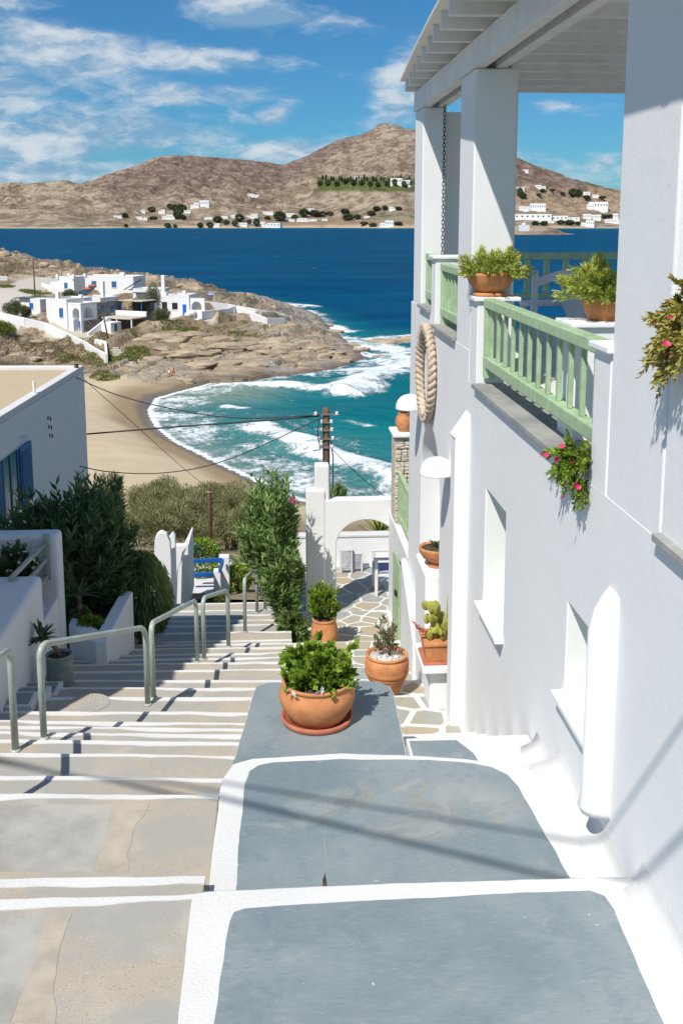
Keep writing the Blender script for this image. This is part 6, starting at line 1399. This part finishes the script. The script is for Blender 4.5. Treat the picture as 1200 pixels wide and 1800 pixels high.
def place_boulders():
    def put(lab, p, s, grp, rz=None, tilt=.15):
        o = bpy.data.objects.new('boulder', random.choice(bms)); C.objects.link(o); o.location = p; o.scale = s; o.rotation_euler = (random.uniform(-tilt,tilt), random.uniform(-tilt,tilt)-.08, random.uniform(0,6.28) if rz is None else rz+random.uniform(-.25,.25)); tag(o, lab, 'boulder', grp)
    sk = [(8,447),(25,449),(45,458),(80,464),(95,468),(120,473),(150,477),(170,481),(190,484),(208,486),(222,486),(236,489),(255,488),(268,491),(285,496),(300,497),(318,500),(335,504),(350,508)]
    for k, (px, py) in enumerate(sk):
        p = terr_hit(px, py+3); s = random.uniform(1.0,2.3); put('weathered tan boulder, %s from the left along the headland skyline' % ordinal(k+1), p, (s*1.3, s, s*random.uniform(.55,.85)), 'boulders along the headland skyline')
    rows = {'upper': [(250,598),(285,592),(300,596),(318,592),(340,590),(365,595),(385,598),(440,598),(490,596),(520,600)], 'middle': [(262,604),(285,612),(330,606),(345,612),(400,610),(420,606),(450,612),(470,604),(505,610),(540,606),(560,612)],
        'lower': [(270,630),(300,622),(320,622),(350,640),(360,622),(395,640),(430,628),(440,645),(470,622),(510,628),(570,625),(590,620)]}
    for row, pts in rows.items():
        for k, (px, py) in enumerate(sorted(pts)):
            p = terr_hit(px, py); s = random.uniform(.9,2.4); put('long tan rock slab, %s from the left in the %s row of the headland slope' % (ordinal(k+1), row), p-Vector((0,0,s*.12)), (s*1.9, s*.9, s*random.uniform(.4,.62)), 'rock slabs on the headland slope', rz=R(20), tilt=.1)
    for k, (px, py) in enumerate([(20,610),(35,625),(60,630),(70,600),(85,618),(100,598)]):
        p = terr_hit(px, py); s = random.uniform(.9,2.0); put('tan rock slab, %s from the left on the scrub slope below the retaining wall' % ordinal(k+1), p-Vector((0,0,s*.12)), (s*1.9, s*.9, s*random.uniform(.4,.62)), 'rock slabs on the scrub slope', rz=R(20), tilt=.1)
    for k, (px, py, s) in enumerate([(222,655,2.1),(250,660,.9),(292,660,.9),(318,668,.7),(330,672,1.0)]):
        p = terr_hit(px, py); put('low rounded boulder, %s from the left at the edge of the beach' % ordinal(k+1), p, (s*1.5, s, s*.6), 'boulders at the beach edge')
    for k, (px, py, s) in enumerate(sorted([(455,529,2.4),(478,533,1.8),(425,521,2.6),(585,585,1.6),(573,573,1.4),(680,602,1.6),(700,604,2.2),(715,601,2.0),(655,600,1.3),(668,628,.9),(702,632,.8),(618,608,1.3),(636,616,1.2),(600,638,1.3)])):
        p = P(px, py, Z=SEA+.1); put('dark wet rock, %s from the left in the surf off the headland' % ordinal(k+1), p, (s*1.9, s*1.1, s*.55), 'rocks in the surf', rz=.2)
# ================================================================== people on the beach rocks
def person(label, p, shirt, rz):
    t = thing('person', label, 'person', p, rz)
    js = {'hip':(0,0,.22,.15),'waist':(0,.02,.42,.13),'chest':(0,.0,.62,.15),'neck':(0,-.02,.78,.06),'head':(0,-.05,.92,.105),'top':(0,-.05,1.02,.07),
        'ls':(-.17,0,.70,.06),'le':(-.24,-.12,.48,.045),'lh':(-.12,-.32,.36,.035),'rs':(.17,0,.70,.06),'re':(.24,-.12,.48,.045),'rh':(.12,-.32,.36,.035),
        'll':(-.10,-.02,.18,.09),'lk':(-.13,-.40,.42,.065),'lf':(-.12,-.48,.04,.05),'lt':(-.12,-.60,.02,.035),'rl':(.10,-.02,.18,.09),'rk':(.13,-.40,.42,.065),'rf':(.12,-.48,.04,.05),'rt':(.12,-.60,.02,.035)}
    ks = list(js); E = [('hip','waist'),('waist','chest'),('chest','neck'),('neck','head'),('head','top'),('chest','ls'),('ls','le'),('le','lh'),('chest','rs'),('rs','re'),('re','rh'),('hip','ll'),('ll','lk'),('lk','lf'),('lf','lt'),('hip','rl'),('rl','rk'),('rk','rf'),('rf','rt')]
    me = bpy.data.meshes.new('body'); me.from_pydata([js[k][:3] for k in ks], [(ks.index(a), ks.index(b)) for a, b in E], []); o = link('body', me, M['skin'], t, True)
    sk = o.modifiers.new('skin', 'SKIN'); o.modifiers.new('sub', 'SUBSURF').levels = 1
    for i, k in enumerate(ks): me.skin_vertices[0].data[i].radius = (js[k][3],)*2; me.skin_vertices[0].data[i].use_root = (k == 'hip')
    MB().lathe([(.20,.0),(.19,.15),(.18,.3),(.20,.42),(.12,.52),(.07,.54)], (0,.01,.24), 14).build('shirt', shirt, t, smooth=True, local=True)
    MB().lathe([(.112,-.02),(.118,.03),(.10,.09),(.05,.125),(0,.13)], (0,-.03,.93), 12).build('hair', M['soil'], t, smooth=True, local=True)
q_ = terr_hit(300, 661); person('person in pale top sitting on the rocks above the beach', q_+Vector((-.2,0,.15)), M['petal_white'], .3)
q_ = terr_hit(304, 660); person('person in red top sitting on the rocks above the beach', q_+Vector((.15,.1,.15)), M['petal_red'], -.2)

make_terrain()
for cv in COVERS: cover(*cv)
place_boulders()

# ================================================================== far village and trees across the bay
FM = [1.0]
def far_house_proto(kind):
    t = bpy.data.objects.new('far_house', None); C.objects.link(t)
    W_ = .5
    bl = {0: [(-.5,.5,-.3,.3,-.6,1.0)], 1: [(-.5,.08,-.3,.3,-.6,1.0),(.08,.5,-.22,.3,-.6,.68)], 2: [(-.5,-.12,-.25,.3,-.6,.62),(-.12,.5,-.3,.3,-.6,1.0)]}[kind]
    for (x0,x1,y0,y1,z0,z1) in bl:
        MB().box(x0,x1,y0,y1,z0,z1).build('wall', M['hwhite'], t, local=True)
        MB().box(x0+.02,x1-.02,y0+.02,y1-.02,z1,z1+.012).build('roof', M['roofcream'], t, local=True)
        n = max(2, int((x1-x0)*7))
        for k in range(n):
            xc = x0+(k+.5)*(x1-x0)/n; MB().box(xc-.022, xc+.022, y0-.006, y0+.01, z1*.42, z1*.70).build('window', M['glassdark'], t, local=True)
    return t
protos = [far_house_proto(k) for k in range(3)]
def far_house(px, py, w_, h_, kind, label, first=[0,0,0]):
    q_ = hillpt(px, py); s = Vector((q_.x,q_.y,0)).length/F
    r = protos[kind] if not first[kind] else dup(protos[kind], (0,0,0)); first[kind] = 1
    r.location = q_; r.scale = (w_*s, w_*s*.7, h_*s); r.rotation_euler = (0, 0, -math.atan2(q_.x, q_.y)*.6 - .2); tag(r, label, 'house', 'white houses on the far shore')
LOWL = 'tiny white house in the far village, %s such house from the left'; MIDL = 'long low white house behind the far beach, %s such house from the left'; cnt = {LOWL: 0, MIDL: 0}
for px, py, w_, h_, k, lab in sorted([(208,383,14,3.4,0,'leftmost small white house with dark front on the far shore'),(252,375,8,4,0,LOWL),(250,386,20,5,1,'wide white house second from the left on the far shore'),(285,374,12,5,2,LOWL),(297,385,22,7,2,'white house with bluish front left of the dark tree pair'),(330,374,12,4,0,LOWL),
    (343,365,15,8,2,'left one of the two big white houses above the far village'),(360,363,17,10,0,'right and taller one of the two big white houses above the far village'),(446,346,20,5,1,'lone white house on the rocky slope above the far village'),(370,385,20,3,0,MIDL),(395,384,12,4,0,LOWL),(380,399,13,6,2,'white house standing right at the water left of centre'),(418,383,22,5,1,LOWL),(428,398,14,6,0,'white house at the water under dark trees'),(444,384,20,7,2,LOWL),
    (472,376,18,4,0,'long white house above the dark trees of the far village'),(455,393,24,5,1,LOWL),(475,399,38,7,2,'broad low white building at the water in mid village'),(508,389,22,4,0,MIDL),(540,389,36,5,1,MIDL),(510,381,16,6,0,LOWL),(546,371,14,4,0,LOWL),(571,388,10,3,0,LOWL),(645,383,10,3,0,LOWL),(690,369,12,5,1,LOWL),
    (628,317,10,6,0,'small white house in the green grove on the hill'),(704,324,34,10,1,'large white villa at the right end of the green grove'),(722,328,9,6,0,LOWL),(680,399,24,11,2,'two storey white house alone near the water by the end column'),
    (923,303,10,4,0,'highest small white house on the right hill'),(949,332,18,6,1,'white house with blue terrace high on the right hill'),(915,335,12,5,0,'small white house at the column edge on the right hill'),(1026,344,20,6,2,'white villa beside the dark trees on the right hill'),(1046,347,11,4,0,'small annex right of the hillside villa'),
    (945,370,27,11,0,'big white house left of the ruin on the right hill'),(921,370,18,6,0,'low white wing left of the big house on the right hill'),(1051,368,32,11,0,'large white hotel block at the right column'),(1036,368,11,8,0,'small block left of the white hotel'),
    (937,385,62,8,0,'long white arcade row with many windows above the far church'),(994,388,46,8,1,'long white row house right of the arcade row'),(1031,385,14,8,0,'left one of the twin white houses behind the far beach'),(1046,386,18,8,0,'right one of the twin white houses behind the far beach'),(1032,398,22,10,2,'two storey house at the far beach near the blue boat shed'),(1075,392,24,6,0,'long low house at the far right of the beach'),(1081,385,9,9,0,'white house cut by the big column edge'),
    (968,392,11,4,0,'tiny white house under trees near the cape'),(947,391,14,5,1,'small white house above the cape')]):
    if lab in cnt: cnt[lab] += 1; lab = lab % ordinal(cnt[lab])
    far_house(px, py, w_, h_, k, lab)
q_ = P(920, 400, Z=SEA+13); s = q_.y/F
t = thing('church', 'small white domed chapel on the low cape', 'church', q_+Vector((0,0,-2)))
MB().box(q_.x-9*s, q_.x+9*s, q_.y-4*s, q_.y+4*s, q_.z-5, q_.z+4.5*s).build('wall', M['hwhite'], t); o = MB().lathe([(4*s,0),(3.6*s,1.8*s),(2.4*s,3.2*s),(0,4*s)], (q_.x,q_.y,q_.z+4.5*s), 16).build('dome', M['hwhite'], t, smooth=True); MB().box(q_.x-.3, q_.x+.3, q_.y-.3, q_.y+.3, q_.z+8.5*s, q_.z+10.5*s).build('finial', M['hwhite'], t)
tp = []
for k in range(3):
    t = bpy.data.objects.new('far_tree', None); C.objects.link(t)
    blob(t, (0,0,.55), (.5,.5,.5) if k < 2 else (.24,.24,.6), 420, .22, .14, M['leaf_pine'], 70+k, 'crown', True, lump=.5); MB().tube([(0,0,-.2),(0,0,.5)], [.05,.03], 5).build('trunk', M['bark'], t, local=True); tp.append(t)
used = [0,0,0]
def far_tree(px, py, w_, h_, k, label, grp, cape=False):
    q_ = hillpt(px, py); s = Vector((q_.x,q_.y,0)).length/F; r = tp[k] if not used[k] else dup(tp[k], (0,0,0)); used[k] = 1
    r.location = q_; r.scale = (w_*s, w_*s, h_*s*.95); r.rotation_euler = (0,0,random.random()*6.28); tag(r, label, 'tree', grp); r.name = 'far_tree'
for kk, (px, py, w_, h_) in enumerate(sorted([(220,382,11,7),(267,372,14,8),(299,367,10,8),(309,372,14,12),(320,374,16,14),(312,385,15,15),(323,386,10,8),(270,386,13,5),(383,392,16,12),(352,401,10,9),(369,401,12,10),(295,401,11,8),(308,401,8,6),(222,400,8,6),(398,395,12,8),(421,390,15,14),(413,398,10,10),(451,398,11,14),(438,394,9,8),(492,389,20,17),(518,389,13,11),(534,381,18,14),(552,381,20,11),(567,381,16,9),(580,380,12,8),(612,388,18,12),(628,386,12,9),(606,376,16,9),(652,379,14,8),(662,371,14,8),(676,369,10,7),(700,370,12,6),(640,396,14,6),(655,398,14,6),(700,396,14,6),(470,386,10,6),
        (913,345,10,14),(918,349,12,10),(953,338,9,6),(970,338,10,5),(988,343,8,5),(946,346,9,5),(1006,346,14,14),(1016,347,14,13),(1030,350,14,6),(1058,350,12,5),(1060,383,14,6),(1000,396,18,9),(985,395,14,8),(955,397,14,8),(940,398,14,9),(1015,396,10,6),(1072,383,10,5)])):
    far_tree(px, py, w_, h_, random.choice((0,1)), 'dark green round tree of the far village, %s from the left' % ordinal(kk+1), 'trees of the far village')
for k in range(34):
    px = 562 + k*4.9 + random.uniform(-1,1); py = 318 + .012*(px-560) + random.uniform(-1.5,2.5) + (8 if k % 3 == 0 else 0)
    far_tree(px, py, random.uniform(4,7) if k % 3 else 9, random.uniform(7,11), 2 if k % 3 else 0, 'dark tree in the green hillside grove, %s from the left' % ordinal(k+1), 'trees of the hillside grove')
